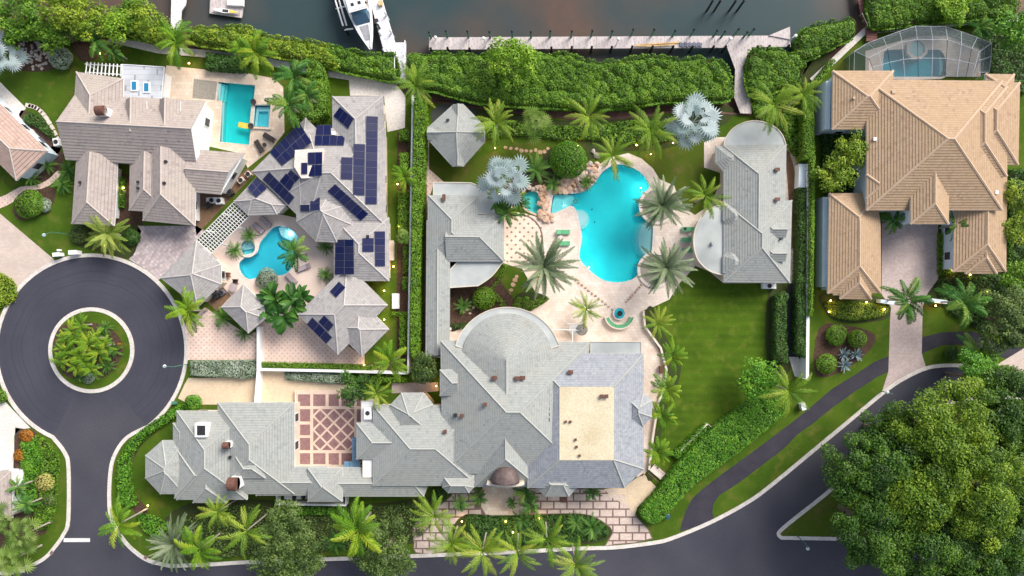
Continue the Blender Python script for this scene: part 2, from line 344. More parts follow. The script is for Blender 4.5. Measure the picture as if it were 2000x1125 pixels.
mt['l_dark'] = leafmat('dark_leaf', [(0.019, 0.057, 0.0114), (0.038, 0.1045, 0.0152), (0.0665, 0.1615, 0.0228), (0.114, 0.228, 0.038)])
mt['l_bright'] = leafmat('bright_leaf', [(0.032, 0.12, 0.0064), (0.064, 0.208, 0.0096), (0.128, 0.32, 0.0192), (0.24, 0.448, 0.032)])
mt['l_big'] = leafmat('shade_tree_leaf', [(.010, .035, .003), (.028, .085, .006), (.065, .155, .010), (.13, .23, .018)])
mt['l_big2'] = leafmat('painted_sun_leaf', [(.018, .055, .004), (.07, .15, .007), (.16, .27, .013), (.29, .38, .026)])  # lighter copy of the grove leaf, its sunlit side put into the colour
mt['l_olive'] = leafmat('olive_leaf', [(.022, .05, .010), (.06, .11, .022), (.12, .19, .04), (.21, .29, .08)])
mt['l_grey'] = leafmat('grey_green_leaf', [(.13, .20, .12), (.24, .32, .21), (.38, .46, .35), (.55, .62, .52)])
mt['l_orange'] = leafmat('orange_leaf', [(0.07, 0.042, 0.0084), (0.28, 0.112, 0.014), (0.504, 0.182, 0.0168), (0.224, 0.21, 0.028)])
mt['l_yellow'] = leafmat('yellow_leaf', [(0.096, 0.12, 0.012), (0.312, 0.3, 0.06), (0.54, 0.504, 0.168), (0.6, 0.54, 0.24)])
mt['p_coco'] = leafmat('coconut_frond', [(0.0775, 0.1783, 0.0093), (0.1395, 0.2635, 0.0155), (0.248, 0.372, 0.0279), (0.403, 0.4495, 0.062)], .3, True)
mt['p_areca'] = leafmat('areca_frond', [(0.056, 0.152, 0.008), (0.112, 0.256, 0.0128), (0.208, 0.352, 0.0192), (0.384, 0.448, 0.032)], .3, True)
mt['p_royal'] = leafmat('royal_frond', [(0.0228, 0.095, 0.0152), (0.0475, 0.1615, 0.0228), (0.095, 0.247, 0.0342), (0.266, 0.342, 0.057)], .25, True)
mt['awning'] = M('blue_awning', (.12, .24, .36), (.16, .30, .42), 3., .5)
mt['p_date'] = leafmat('date_frond', [(.055, .10, .042), (.11, .165, .075), (.19, .245, .13), (.32, .37, .23)], .2, True)
mt['p_silver'] = leafmat('silver_frond', [(.13, .20, .19), (.22, .30, .30), (.32, .40, .41), (.46, .53, .54)], .15, True)
mt['p_fan'] = leafmat('fan_frond', [(.04, .09, .012), (.10, .19, .025), (.20, .31, .06), (.36, .44, .14)], .25, True)
mt['p_sago'] = leafmat('sago_frond', [(0.0255, 0.085, 0.0136), (0.051, 0.153, 0.0204), (0.102, 0.238, 0.034), (0.187, 0.323, 0.0595)], .2, True)
mt['p_canary'] = leafmat('canary_frond', [(0.125, 0.2, 0.025), (0.2, 0.2875, 0.0375), (0.275, 0.3625, 0.0625), (0.375, 0.425, 0.1)], .25, True)
mt['p_agave'] = leafmat('agave_leaf', [(.13, .21, .23), (.20, .29, .31), (.27, .36, .38)], .1, True)
# ------------------------------------------------------------------ ground, roads, paving
def sheet(name, outer, m, z, holes=(), skirt=.0, parent=None, kind=True):
    loops = [ccw([W2(p) for p in outer])]+[ccw([W2(p) for p in h])[::-1] for h in holes]
    flat = [p for l in loops for p in l]
    tr = geometry.tessellate_polygon([[Vector((x, y, 0)) for x, y in l] for l in loops])
    b = MB(); fs = []
    for a, c, d in tr:
        A, C, D = flat[a], flat[c], flat[d]
        k = (C[0]-A[0])*(D[1]-A[1])-(C[1]-A[1])*(D[0]-A[0])
        if abs(k) > 1e-9: fs.append((a, c, d) if k > 0 else (a, d, c))
    b.add([(x, y, z) for x, y in flat], fs)
    if skirt:
        k = 0
        for l in loops:
            n = len(l); b.add([(x, y, z) for x, y in l]+[(x, y, z-skirt) for x, y in l], [(i, i+n, (i+1) % n+n, (i+1) % n) for i in range(n)])
    o = b.build(name, m, parent)
    return struct(o) if kind else o
# pool outlines (photo pixels)
POOL_MAIN = cr([(1083,379),(1077,398),(1076,417),(1092,413),(1108,405),(1117,403),(1125,412),(1132,441),(1136,464),(1131,502),(1147,524),(1173,545),(1200,552),(1227,549),(1244,539),(1247,522),(1254,510),
  (1270,504),(1275,466),(1274,428),(1256,420),(1248,397),(1253,382),(1268,366),(1261,347),(1240,329),(1216,321),(1195,323),(1175,337),(1160,358),(1140,374),(1110,378)], True, 3)
POOL_UP = cr([(1027,371),(1045,373),(1058,386),(1061,402),(1052,418),(1036,413),(1024,404),(1022,385)], True, 4)
POOL_A = [(427,160),(499,167),(487,283),(429,277),(434,197),(424,196)]
SPA_A = [(498,206),(530,206),(526,249),(494,247)]
POOL_S = cr([(545,441),(565,445),(581,459),(584,478),(577,505),(569,526),(552,538),(520,537),(488,546),(471,533),(467,514),(480,502),(501,494),(507,475),(517,462),(531,446)], True, 3)
SPA_S = circ(485, 484, 15, 24)
POOL_C = cr([(1730,98),(1760,96),(1790,96),(1820,97),(1837,98),(1847,116),(1846,138),(1838,151),(1728,151),(1724,130),(1725,108)], True, 2)
POOLS = [POOL_MAIN, POOL_UP, POOL_A, SPA_A, POOL_S, SPA_S, POOL_C]
SHORE = [(-900,50),(212,74),(310,97),(470,110),(635,142),(772,162),(800,190),(830,196),(960,215),(1120,232),(1250,228),(1330,215),(1430,222),(1500,226),(1560,190),(1586,158),(1690,60),(1880,43),(1940,37),(2900,10)]
sheet('lawn', SHORE+[(2900,2300),(-900,2300)], mt['grass'], 0, POOLS)
sheet('canal_water', [(x, y+4) for x, y in SHORE]+[(2900,-2500),(-900,-2500)], mt['canal'], -.9)
b = MB(); n = len(SHORE)
b.add([(*W2(p), -.22) for p in SHORE]+[(*W2((p[0], p[1]-75)), -1.25) for p in SHORE], [(i, i+1, i+1+n, i+n) for i in range(n-1)])
struct(b.build('mud_bank', mt['mud']))
def wall(name, pts, w, h, m, label=None, cat='wall', z0=0., st=False, closed=False, top=True):
    b = MB(); b.ribbon([W2(p, h if top else 0) for p in pts], w, z0, h, closed); o = b.build(name, m)
    if st: struct(o)
    else: tag(o, label, cat)
    return o
wall('seawall', SHORE[1:6], 1.05, .14, mt['concrete'], 'long concrete seawall cap behind the mangroves beside the terrace pools', 'seawall', -1.3)
wall('seawall', SHORE[15:19]+[(2300,28)], .9, .14, mt['concrete'], 'white concrete seawall cap curving past the screened pool', 'seawall', -1.3)
wall('seawall', SHORE[6:15], .3, .06, mt['mud'], 'low muddy seawall edge along the palm garden', 'seawall', -1.3)
# roads
CX, CY = 179, 684
sheet('road', circ(CX, CY, 186, 72), mt['asphalt_round'], .012)
NORTH = cr([(333,1105),(413,1102),(477,1098),(637,1092),(824,1085),(1000,1078),(1130,1071),(1200,1069),(1275,1060),(1312,1051),(1387,1020),(1461,980),(1509,945),(1600,870),(1664,817),(1724,767),(1760,742),(1803,721),(1840,714),(1893,715),(1950,724),(2100,745),(2500,760)], False, 4)
LEFT = [(-400,1130),(0,1119),(47,1109),(85,1092),(108,1068),(125,1043),(134,1015),(134.5,915),(127,884),(104,854)]
RIGHT = [(287,834),(252,852),(230,878),(217,915),(214,985),(222,1022),(243,1056),(265,1078),(292,1095),(333,1105)]
sheet('road', LEFT+[(179,700)]+RIGHT+NORTH+[(2500,1500),(2300,1230),(-400,1230)], mt['asphalt'], .018)
arc = [(CX+185.5*math.cos(a), CY+185.5*math.sin(a)) for a in np.linspace(math.radians(114), math.radians(114+299.5), 70)]
def kerb(pts, closed=False, w=.52): return struct(MB().ribbon([W2(p) for p in pts], w, -.05, .13, closed).build('kerb', mt['kerb']))
kerb(cr(LEFT, False, 4)[:-1]+arc+cr(RIGHT, False, 4)[1:]+NORTH[1:])
kerb(circ(CX, CY, 80, 64), True, .56)
sheet('island_lawn', circ(CX, CY, 77, 48), mt['grass'], .10, skirt=.1)
MED = cr([(1526,1050),(1520,1043),(1526,1034),(1560,1006),(1612,965),(1700,890),(1800,812),(1870,782),(2000,776)], False, 3)+[(2500,776),(2500,1052),(1640,1052)]
sheet('median_lawn', MED, mt['dry'], .08, skirt=.08); kerb(MED, True)
sheet('stop_line', [(125,1051),(176,1051),(176,1058.5),(124,1058.5)], M('road_paint', (.68,.68,.66), (.58,.58,.57), 3.), .024)
for pts in ([(98,1079),(103,1074),(107,1080),(101,1085)], [(281,1089),(286,1093),(290,1086),(285,1083)]):
    sheet('kerb_drain', pts, mt['slabjoint'], .145)
# asphalt cart path
sheet('cart_path', [(1328,1038),(1332,1020),(1340,996),(1352,974),(1371,956),(1413,924),(1467,885),(1547,825),(1600,781),(1627,758),(1667,734),(1707,707),(1737,695),(1737,725),(1712,737),(1672,763),(1627,795),(1589,826),(1557,849),(1531,876),(1493,905),(1440,945),(1405,967),(1393,985),(1391,1000),(1396,1018)], mt['asphalt_path'], .022)
sheet('cart_path', [(1798,659),(1840,649),(1899,647),(1925,657),(1947,674),(2000,678),(2200,690),(2200,715),(1960,699),(1920,681),(1891,673),(1840,674),(1798,691)], mt['asphalt_path'], .022)
sheet('lane', [(1543,470),(1560,475),(1559,560),(1556,697),(1537,697),(1540,600),(1538,560),(1543,553)], mt['asphalt_path'], .024)
sheet('lane_end', [(1540,697),(1558,697),(1580,722),(1578,742),(1552,735)], mt['concrete'], .028)
# driveways
sheet('driveway', [(-200,250),(0,417),(112,512),(86,525),(60,545),(35,565),(0,534),(-200,380)], mt['drive'], .03)
sheet('driveway', [(-100,775),(2,775),(25,800),(60,836),(40,838),(28,850),(28,920),(-100,925)], mt['concrete'], .03)
sheet('driveway', [(269,441),(384,441),(402,452),(330,530),(308,548),(280,523),(252,507),(266,485)], mt['herring'], .03)
sheet('garden_path', [(0,160),(51,211),(37,233),(0,192),(-100,100),(-100,70)], mt['concrete'], .03)
sheet('garden_path', cr([(-30,375),(0,385),(40,365),(70,362),(95,350),(112,334),(119,340),(103,358),(80,369),(55,373),(30,392),(0,407),(-30,410)], True, 3), mt['pinkdot'], .032)
sheet('driveway', [(358,640),(400,600),(432,620),(485,655),(500,648),(500,703),(366,703),(363,670)], mt['pinkdot'], .03)
sheet('driveway', [(507,634),(580,600),(700,690),(712,693),(712,712),(507,709)], mt['pinkdot'], .034)
sheet('driveway', [(348,778),(360,752),(368,738),(500,738),(500,722),(555,722),(560,742),(680,752),(700,765),(700,800),(577,800),(577,790),(435,790),(370,790)], mt['sand'], .03)
sheet('driveway', [(1722,430),(1832,430),(1832,545),(1812,572),(1802,600),(1800,690),(1808,716),(1760,740),(1722,766),(1735,725),(1738,625),(1740,600),(1722,575)], mt['brick'], .032)
sheet('driveway', [(1947,712),(2000,680),(2300,560),(2300,700),(2000,737)], mt['drive'], .034)
# patios and terraces
sheet('pool_terrace', [(325,128),(400,136),(470,141),(535,153),(553,170),(556,258),(530,292),(484,328),(470,300),(405,285),(318,195)], mt['trav2'], .05, [POOL_A, SPA_A], .06)
sheet('pebble_panel', [(379,154),(427,160),(424,196),(376,192)], mt['pebble'], .056)
sheet('service_yard', [(484,328),(498,340),(440,400),(384,460),(381,441),(381,379),(428,379)], mt['soil'], .03)
sheet('pool_terrace', [(384,469),(457,395),(530,415),(600,430),(656,440),(657,545),(580,618),(520,640),(430,600),(420,560)], mt['pooldeck'], .05, [POOL_S, SPA_S], .06)
sheet('canal_terrace', [(681,151),(772,162),(792,188),(791,250),(757,258),(750,188),(684,187)], mt['concrete'], .05, skirt=.06)
sheet('canal_lawn', [(633,152),(681,157),(681,190),(650,215),(632,215)], mt['lawn'], .012)
DECK = [(984,420),(1010,416),(1035,420),(1060,427),(1068,424),(1068,371),(1085,366),(1146,366),(1164,326),(1190,308),(1227,299),(1253,310),(1275,329),(1288,350),(1317,363),(1323,384),(1340,408),(1357,420),(1388,400),(1413,340),(1375,327),(1375,278),(1400,268),(1545,268),(1550,553),(1413,553),(1385,530),(1358,519),(1340,540),(1328,552),(1307,585),(1275,600),(1256,606),(1259,635),(1291,678),(1301,720),(1297,755),(1286,790),(1278,850),(1268,915),(1255,930),(1100,940),(880,700),(835,690),(835,650),(900,640),(1040,607),(1048,575),(1020,525),(984,515)]
sheet('pool_deck', DECK, mt['trav'], .05, [POOL_MAIN], .06)
sheet('round_patio', circ(1012,466,51,48), mt['patiodot'], .056)
struct(MB().ribbon([W2(p) for p in circ(1012,466,47,40,-82,88)], .22, .05, .062).build('patio_band', mt['slabjoint']))
sheet('side_path', [(826,255),(838,255),(838,330),(868,356),(846,362),(838,390),(836,600),(822,600),(826,340)], mt['pinkdot'], .03)
sheet('side_path', [(824,360),(834,360),(832,690),(820,690)], mt['soil'], .034)
sheet('soil_strip', [(1533,290),(1545,300),(1560,370),(1560,470),(1543,490),(1540,390)], mt['soil'], .054)
sheet('soil_strip', [(1530,262),(1548,275),(1562,320),(1568,372),(1560,370),(1548,318)], mt['trav2'], .056)
sheet('entry_court', [(943,945),(1022,945),(1035,1000),(1012,1006),(950,1006),(940,990)], mt['trav2'], .055, skirt=.05)
sheet('arrival_terrace', [(1180,955),(1220,950),(1256,924),(1287,957),(1245,990),(1240,1006),(1222,985),(1195,972)], mt['sand'], .05, skirt=.05)
sheet('great_lawn', [(1330,548),(1515,556),(1517,700),(1470,775),(1390,835),(1320,885),(1285,880),(1290,800),(1308,740),(1300,690),(1270,640),(1262,610),(1310,588)], mt['lawn'], .012)
sheet('side_lawn', [(345,800),(290,860),(262,880),(258,930),(275,985),(330,1018),(540,1010),(535,965),(345,965)], mt['grass'], .012)
sheet('garden_lawn', [(757,258),(776,258),(776,700),(712,712),(760,640),(762,545)], mt['grass'], .012)
sheet('garden_lawn', [(1270,300),(1375,270),(1376,330),(1360,418),(1324,385),(1290,350)], mt['dry'], .012)
sheet('garden_lawn', [(842,272),(880,330),(950,300),(1060,270),(1075,300),(1010,330),(950,350),(868,354),(840,328)], mt['dry'], .012)
sheet('verge', [(1250,1035),(1328,1035),(1345,985),(1410,922),(1470,880),(1440,880),(1300,980)], mt['grass'], .012)
# planting beds
sheet('tidal_pool', cr([(842,232),(846,214),(870,200),(900,196),(925,205),(930,222),(915,232),(880,235),(855,243)], True, 3), mt['canal'], .03)
sheet('brick_walk', [(765,748),(855,746),(857,764),(830,766),(765,768)], mt['brick'], .03)
def bed(pts, m='mulch', z=.03, sm=True): return sheet('planting_bed', cr(pts, True, 3) if sm else pts, mt[m], z)
bed([(20,95),(60,75),(110,85),(118,110),(105,135),(60,140),(25,130)]); bed([(140,80),(200,70),(230,85),(225,105),(200,112),(160,120)])
bed([(25,405),(50,378),(100,365),(108,385),(90,415),(40,430)]); bed([(70,340),(95,290),(118,290),(125,320),(100,352),(80,355)])
bed([(50,215),(100,250),(120,290),(95,298),(40,235)]); bed([(135,455),(170,440),(268,440),(268,480),(250,505),(200,492),(150,480)], 'bed')
bed([(228,340),(255,340),(252,410),(280,415),(278,440),(223,440)], 'mulch', .028, False)
bed([(105,650),(150,630),(205,635),(235,660),(240,690),(215,730),(170,742),(120,725)], 'mulch', .115)
bed([(30,835),(65,840),(110,880),(112,930),(100,960),(105,1000),(90,1040),(40,1070),(-30,1070),(-30,1000),(26,920)], 'mulch', .03, False)
bed([(340,812),(270,872),(246,910),(248,960),(262,1000),(300,1030),(285,990),(258,960),(256,910),(275,870)], 'mulch', .025, False)
bed([(320,1015),(420,975),(700,985),(840,970),(870,985),(830,1010),(820,1060),(500,1080),(330,1090)], 'bed', .025)
bed([(776,258),(798,258),(797,728),(712,726),(712,712),(774,700)], 'mulch', .02, False)
bed([(868,215),(935,205),(1090,235),(1320,225),(1420,205),(1420,240),(1300,290),(1180,300),(1085,345),(1060,300),(1100,275),(960,262),(950,235)], 'bed', .02)
bed([(838,200),(870,195),(960,215),(1120,234),(1245,230),(1245,222),(1120,205),(960,190),(850,185)], 'mud', .024)
bed([(985,380),(1010,340),(1080,330),(1090,372),(1060,372),(1045,368),(1020,385),(1000,410)], 'mulch', .022)
bed([(880,562),(935,560),(965,540),(985,560),(1000,600),(900,642),(880,640)], 'mulch', .057); bed([(1000,605),(1010,575),(1040,570),(1072,582),(1050,600),(1020,612)], 'bed', .058)
bed([(1262,605),(1275,600),(1290,640),(1318,690),(1330,720),(1318,770),(1310,810),(1290,850),(1280,930),(1262,930),(1280,850),(1290,780),(1303,730),(1285,680),(1262,640)], 'bed', .062)
bed([(905,1006),(950,1006),(1012,1009),(1100,1003),(1150,1006),(1185,1025),(1195,1042),(1170,1060),(1100,1064),(940,1068),(900,1050),(880,1035)], 'bed', .05)
bed([(1610,570),(1740,585),(1735,620),(1690,630),(1640,630),(1608,605)], 'bed', .02); bed([(1600,640),(1650,635),(1705,650),(1705,675),(1670,710),(1620,735),(1590,725)], 'mulch', .02)
bed([(1834,455),(1862,455),(1860,530),(1834,535)], 'bed', .02, False); bed([(1600,250),(1693,250),(1693,385),(1612,385)], 'bed', .02, False)
bed([(1810,570),(1835,540),(1990,530),(2000,600),(1950,650),(1900,640),(1860,600),(1815,600)], 'bed', .02)
bed([(1250,1000),(1290,960),(1440,860),(1530,780),(1480,840),(1330,970),(1270,1015)], 'mulch', .026, False); bed([(1500,570),(1542,570),(1545,720),(1500,720)], 'bed', .02)
bed([(1465,170),(1550,165),(1600,100),(1620,105),(1600,160),(1570,230),(1545,280),(1480,230)], 'bed', .03)
# ------------------------------------------------------------------ slabs of the arrival drive
drv = sheet('arrival_drive', cr([(812,1080),(808,1060),(805,1030),(830,1000),(860,985),(880,968),(920,955),(1200,955),(1225,980),(1245,1010),(1275,1052),(1200,1064),(1180,1066),(1196,1040),(1180,1022),(1150,1007),(1100,1004),(950,1007),(910,1006),(885,1030),(868,1078)], True, 2), mt['slabjoint'], .035, skirt=.04)
def inpoly(p, poly):
    x, y = p; c = False
    for i in range(len(poly)):
        (x1, y1), (x2, y2) = poly[i-1], poly[i]
        if (y1 > y) != (y2 > y) and x < (x2-x1)*(y-y1)/(y2-y1)+x1: c = not c
    return c
dpoly = cr([(812,1080),(808,1060),(805,1030),(830,1000),(860,985),(880,968),(920,955),(1200,955),(1225,980),(1245,1010),(1275,1052),(1200,1064),(1180,1066),(1196,1040),(1180,1022),(1150,1007),(1100,1004),(950,1007),(910,1006),(885,1030),(868,1078)], True, 2)
sw, sh = 25.6, 15.4
def cliprect(p, x0, x1, y0, y1):
    for ax, lim, sg in ((0, x0, 1), (0, x1, -1), (1, y0, 1), (1, y1, -1)):
        out = []
        for i in range(len(p)):
            a, b_ = p[i-1], p[i]; fa, fb = sg*(a[ax]-lim), sg*(b_[ax]-lim)
            if (fa >= 0) != (fb >= 0): t = fa/(fa-fb); out.append((a[0]+(b_[0]-a[0])*t, a[1]+(b_[1]-a[1])*t))
            if fb >= 0: out.append(b_)
        p = out
        if not p: return p
    return p
dloc = drv.location
dw = inset(ccw([W2(p) for p in dpoly]), .14); dpx = [(x/S+NX, NY-y/S) for x, y in dw]
for r in range(10):
    for c in range(-1, 21):
        x = 800+c*sw+(r % 2)*sw/2; y = 948+r*sh
        if 932 < x+sw/2 < 1036 and y < 1004: continue
        p = cliprect(dpx, x+1.5, x+sw-1.5, y+1.5, y+sh-1.5)
        p = [q for k_, q in enumerate(p) if math.dist(q, p[k_-1]) > .05]
        if len(p) < 3 or abs(area2(p)) < 12: continue
        bb = MB(); z_ = .062+.0008*((r*7+c*3) % 5); bb.prism([(W2(q)[0]-dloc.x, W2(q)[1]-dloc.y) for q in p], .01-dloc.z, z_-dloc.z, False)
        o = bb.build('slab', mt['slab_tan'], None, local=True); o.parent = drv
# ------------------------------------------------------------------ courtyard of oxblood panels
ct = sheet('courtyard', [(577,762),(708,762),(712,800),(700,912),(577,911)], mt['courtband'], .038, skirt=.04)
def piece(name, pts, m, parent, z0, z1):
    b = MB(); b.prism([(W2(p)[0]-parent.location.x, W2(p)[1]-parent.location.y) for p in pts], z0-parent.location.z, z1-parent.location.z)
    o = b.build(name, m, None, local=True); o.parent = parent; return o
xs = [(582,606),(612,636),(642,662),(667,692)]; ys = [(770,793),(799,823),(829,850),(855,879),(885,909)]
for i, (a, c) in enumerate(xs):
    for j, (d, e) in enumerate(ys):
        if i == 0 or j in (0, 4): piece('brick_panel', [(a, d), (c, d), (c, e), (a, e)], mt['court'], ct, .03, .046)
for d, e in ys[:2]: piece('brick_panel', [(697,d),(708,d),(708,e),(697,e)], mt['court'], ct, .03, .046)
X0, X1, Y0, Y1 = 612, 692, 799, 879; R = 13.4; g = 10.9
def clipbox(p):
    for ax, lim, sg in ((0, X0, 1), (0, X1, -1), (1, Y0, 1), (1, Y1, -1)):
        out = []
        for i in range(len(p)):
            a, b_ = p[i-1], p[i]; fa, fb = sg*(a[ax]-lim), sg*(b_[ax]-lim)
            if (fa >= 0) != (fb >= 0): t = fa/(fa-fb); out.append((a[0]+(b_[0]-a[0])*t, a[1]+(b_[1]-a[1])*t))
            if fb >= 0: out.append(b_)
        p = out
        if not p: break
    return p
for i in range(-1, 8):
    for j in range(-1, 8):
        if (i+j) % 2 == 0:
            x, y = X0+i*R, Y0+j*R; p = clipbox([(x-g, y), (x, y-g), (x+g, y), (x, y+g)])
            if len(p) > 2 and abs(area2(p)) > 15: piece('brick_panel', p, mt['court'], ct, .03, .046)
# ------------------------------------------------------------------ stepping stones
def stones(pts, size, m='step', name='stepping_stone_path', z=.0):
    e = empty(name, W(*pts[0])); struct(e)
    for x, y in pts:
        r = size*random.uniform(.8, 1.15); a0 = random.uniform(0, 6)
        poly = [(W(x, y).x+r*S*random.uniform(.75, 1.1)*math.cos(a0+k*1.05), W(x, y).y+r*S*random.uniform(.6, 1)*math.sin(a0+k*1.05)) for k in range(6)]
        MB().prism(poly, z-.03, z+.05).build('stepping_stone', mt[m], e)
stones([(987,288),(998,290),(1009,291),(1018,294),(1028,295),(1037,295),(1046,293),(1055,297),(1063,296),(1070,290)], 5)
stones([(990,593),(992,584),(994,575),(998,566),(1002,556),(1006,547),(1009,540)], 5)
e = empty('white_step_path', W(80,220)); struct(e)
for k in range(11):
    t = k/10; x = 55+58*t; y = 206+45*t+ (12*math.sin(t*3.1))*-1+ 22*t*t
    MB().box(W(x, y, .03), (.78, .55, .09), -math.radians(20+45*t)).build('step_slab', mt['slab'], e)
# ------------------------------------------------------------------ buildings
def clip(p, f):
    out = []
    for i in range(len(p)):
        a, b = p[i-1], p[i]; fa, fb = f(a), f(b)
        if (fa <= 1e-9) != (fb <= 1e-9): t = fa/(fa-fb); out.append((a[0]+(b[0]-a[0])*t, a[1]+(b[1]-a[1])*t))
        if fb <= 1e-9: out.append(b)
    return out
class House:
    def __init__(s, name, at, label, tile, ridge, wallm, cat='house'):
        s.e = empty(name, W(*at), label, cat); s.tile = mt[tile]; s.ridge = mt[ridge]; s.wall = mt[wallm]; s.bl = []
    def block(s, px, ze, slope=.45, gables=(), cap=None, course=.33, tile=None, windows=True, rcap=True, capm='flatbeige', wallh=None, ov=.45, z0=0.):
        k = len(s.bl); ze = ze+.023*k; tile = mt[tile] if tile else s.tile
        raw = [W2(p, ze) for p in px]
        if area2(raw) < 0: raw = raw[::-1]; N0 = len(raw); gables = [N0-2-g if g < N0-1 else N0-1 for g in gables]
        n = len(raw); E = []
        for i in range(n):
            a, c = raw[i], raw[(i+1) % n]; t = Vector((c[0]-a[0], c[1]-a[1])); t.normalize(); E.append((a, t, Vector((-t.y, t.x))))
        dist = lambda i, p: (p[0]-E[i][0][0])*E[i][2].x+(p[1]-E[i][0][1])*E[i][2].y
        act = [i for i in range(n) if i not in gables]
        hmin = lambda p: min([slope*dist(i, p) for i in act]+([cap] if cap else []))
        b = MB(); b.uv = []; rb = MB(); cs = math.sqrt(1+slope*slope)
        def face(vs, uvs):
            b.add(vs, [tuple(range(len(vs)))]); b.uv.extend(uvs)
        for i in act:
            f = list(raw)
            for j in act:
                if j != i and f: f = clip(f, lambda p: slope*(dist(i, p)-dist(j, p)))
            if cap and f: f = clip(f, lambda p: slope*dist(i, p)-cap)
            if len(f) < 3: continue
            dm = max(dist(i, p) for p in f); uu = lambda p: (p[0]-E[i][0][0])*E[i][1].x+(p[1]-E[i][0][1])*E[i][1].y
            for q in range(int(dm/course)+1):
                d0, d1 = q*course, (q+1)*course
                g = clip(clip(f, lambda p: d0-dist(i, p)), lambda p: dist(i, p)-d1)
                g = [p for w_, p in enumerate(g) if (p[0]-g[w_-1][0])**2+(p[1]-g[w_-1][1])**2 > 1e-8]
                if len(g) < 3: continue
                zz = lambda p: ze+slope*dist(i, p)+.045*(1-(dist(i, p)-d0)/course)
                face([(p[0], p[1], zz(p)) for p in g], [(uu(p)+i*3.1+k*7.7, dist(i, p)*cs) for p in g])
                lo = sorted([p for p in g if dist(i, p)-d0 < 1e-4], key=uu)
                if len(lo) >= 2:
                    a, c = lo[0], lo[-1]; za = ze+slope*d0
                    face([(a[0], a[1], za-.01), (c[0], c[1], za-.01), (c[0], c[1], za+.045), (a[0], a[1], za+.045)], [(uu(a), d0*cs), (uu(c), d0*cs), (uu(c), d0*cs), (uu(a), d0*cs)])
            for w_ in range(len(f)):
                p, r = f[w_-1], f[w_]
                if (p[0]-r[0])**2+(p[1]-r[1])**2 < .04: continue
                for j in act:
                    if j > i and abs(dist(i, p)-dist(j, p)) < 1e-4 and abs(dist(i, r)-dist(j, r)) < 1e-4 and E[i][2].dot(E[j][2]) < .85:
                        d = Vector((r[0]-p[0], r[1]-p[1])); d.normalize(); nn = Vector((-d.y, d.x))*(.17 if s.tile == mt['t_tan'] else .12); vs = []
                        for w2 in (p, r):
                            zc = ze+hmin(w2)
                            for sg in (-1, 0, 1):
                                x, y = w2[0]+nn.x*sg, w2[1]+nn.y*sg
                                vs.append((x, y, zc+.12 if sg == 0 else min(zc, ze+max(0, hmin((x, y))))+.055))
                        rb.add(vs, [(0, 1, 4, 3), (1, 2, 5, 4), (0, 3, 5, 2)])
        o = b.build('roof', tile, s.e)
        if cap:
            cp = list(raw)
            for i in act: cp = clip(cp, lambda p: cap-slope*dist(i, p))
            if len(cp) > 2: MB().prism(cp, ze+cap-.25, ze+cap+.05).build('flat_roof', mt[capm], s.e)
        if rb.f and rcap: rb.build('ridge_cap', s.ridge, s.e)
        wb = MB()
        for i in gables:     # gable walls
            a, t, nn = E[i]; c = raw[(i+1) % n]; pts = []
            m = 24
            for q in range(m+1):
                p = (a[0]+(c[0]-a[0])*q/m, a[1]+(c[1]-a[1])*q/m); pp = (p[0]+nn.x*.02, p[1]+nn.y*.02); pts.append((p[0]+nn.x*.12, p[1]+nn.y*.12, ze+max(0, hmin(pp))-.03))
            vs = [(a[0]+nn.x*.12, a[1]+nn.y*.12, ze-.1), (c[0]+nn.x*.12, c[1]+nn.y*.12, ze-.1)]+pts[::-1]; wb.add(vs, [tuple(range(len(vs)))])
        inn = inset(raw, ov+.013*k)
        wb.prism(inn, z0, ze-.17); wb.build('wall', s.wall, s.e)
        fb = MB(); fb.prism(raw, ze-.2, ze-.02); fb.build('fascia', mt['white'] if s.tile != mt['t_tan'] else s.wall, s.e)
        s.bl.append((raw, E, act, slope, ze, cap, inn, windows, gables)); return s
    def rz(s, x, y):
        best = None
        for raw, E, act, slope, ze, cap, *_ in s.bl:
            ds = [(x-a[0])*nn.x+(y-a[1])*nn.y for a, t, nn in E]
            if min(ds) >= -.05:
                z = ze+min([slope*ds[i] for i in act]+([cap] if cap else []))
                best = z if best is None else max(best, z)
        return best if best is not None else 3.5
    def hit(s, px, py):
        z = 4.5
        for _ in range(8): v = W(px, py, z); z = .5*z+.5*s.rz(v.x, v.y)
        return W(px, py, z)
    def panels(s, quad, nx, ny):
        cpx = (sum(p[0] for p in quad)/4, sum(p[1] for p in quad)/4); c0 = s.hit(*cpx); e_ = .35
        gx = (s.rz(c0.x+e_, c0.y)-s.rz(c0.x-e_, c0.y))/(2*e_); gy = (s.rz(c0.x, c0.y+e_)-s.rz(c0.x, c0.y-e_))/(2*e_); P = []
        for p in quad:
            z = c0.z
            for _ in range(12): v = W(p[0], p[1], z); z = c0.z+gx*(v.x-c0.x)+gy*(v.y-c0.y)
            P.append(W(p[0], p[1], z))
        nrm = (P[1]-P[0]).cross(P[3]-P[0]); nrm.normalize()
        if nrm.z < 0: nrm = -nrm
        up = nrm*.14
        f = lambda u, v: P[0]*(1-u)*(1-v)+P[1]*u*(1-v)+P[2]*u*v+P[3]*(1-u)*v
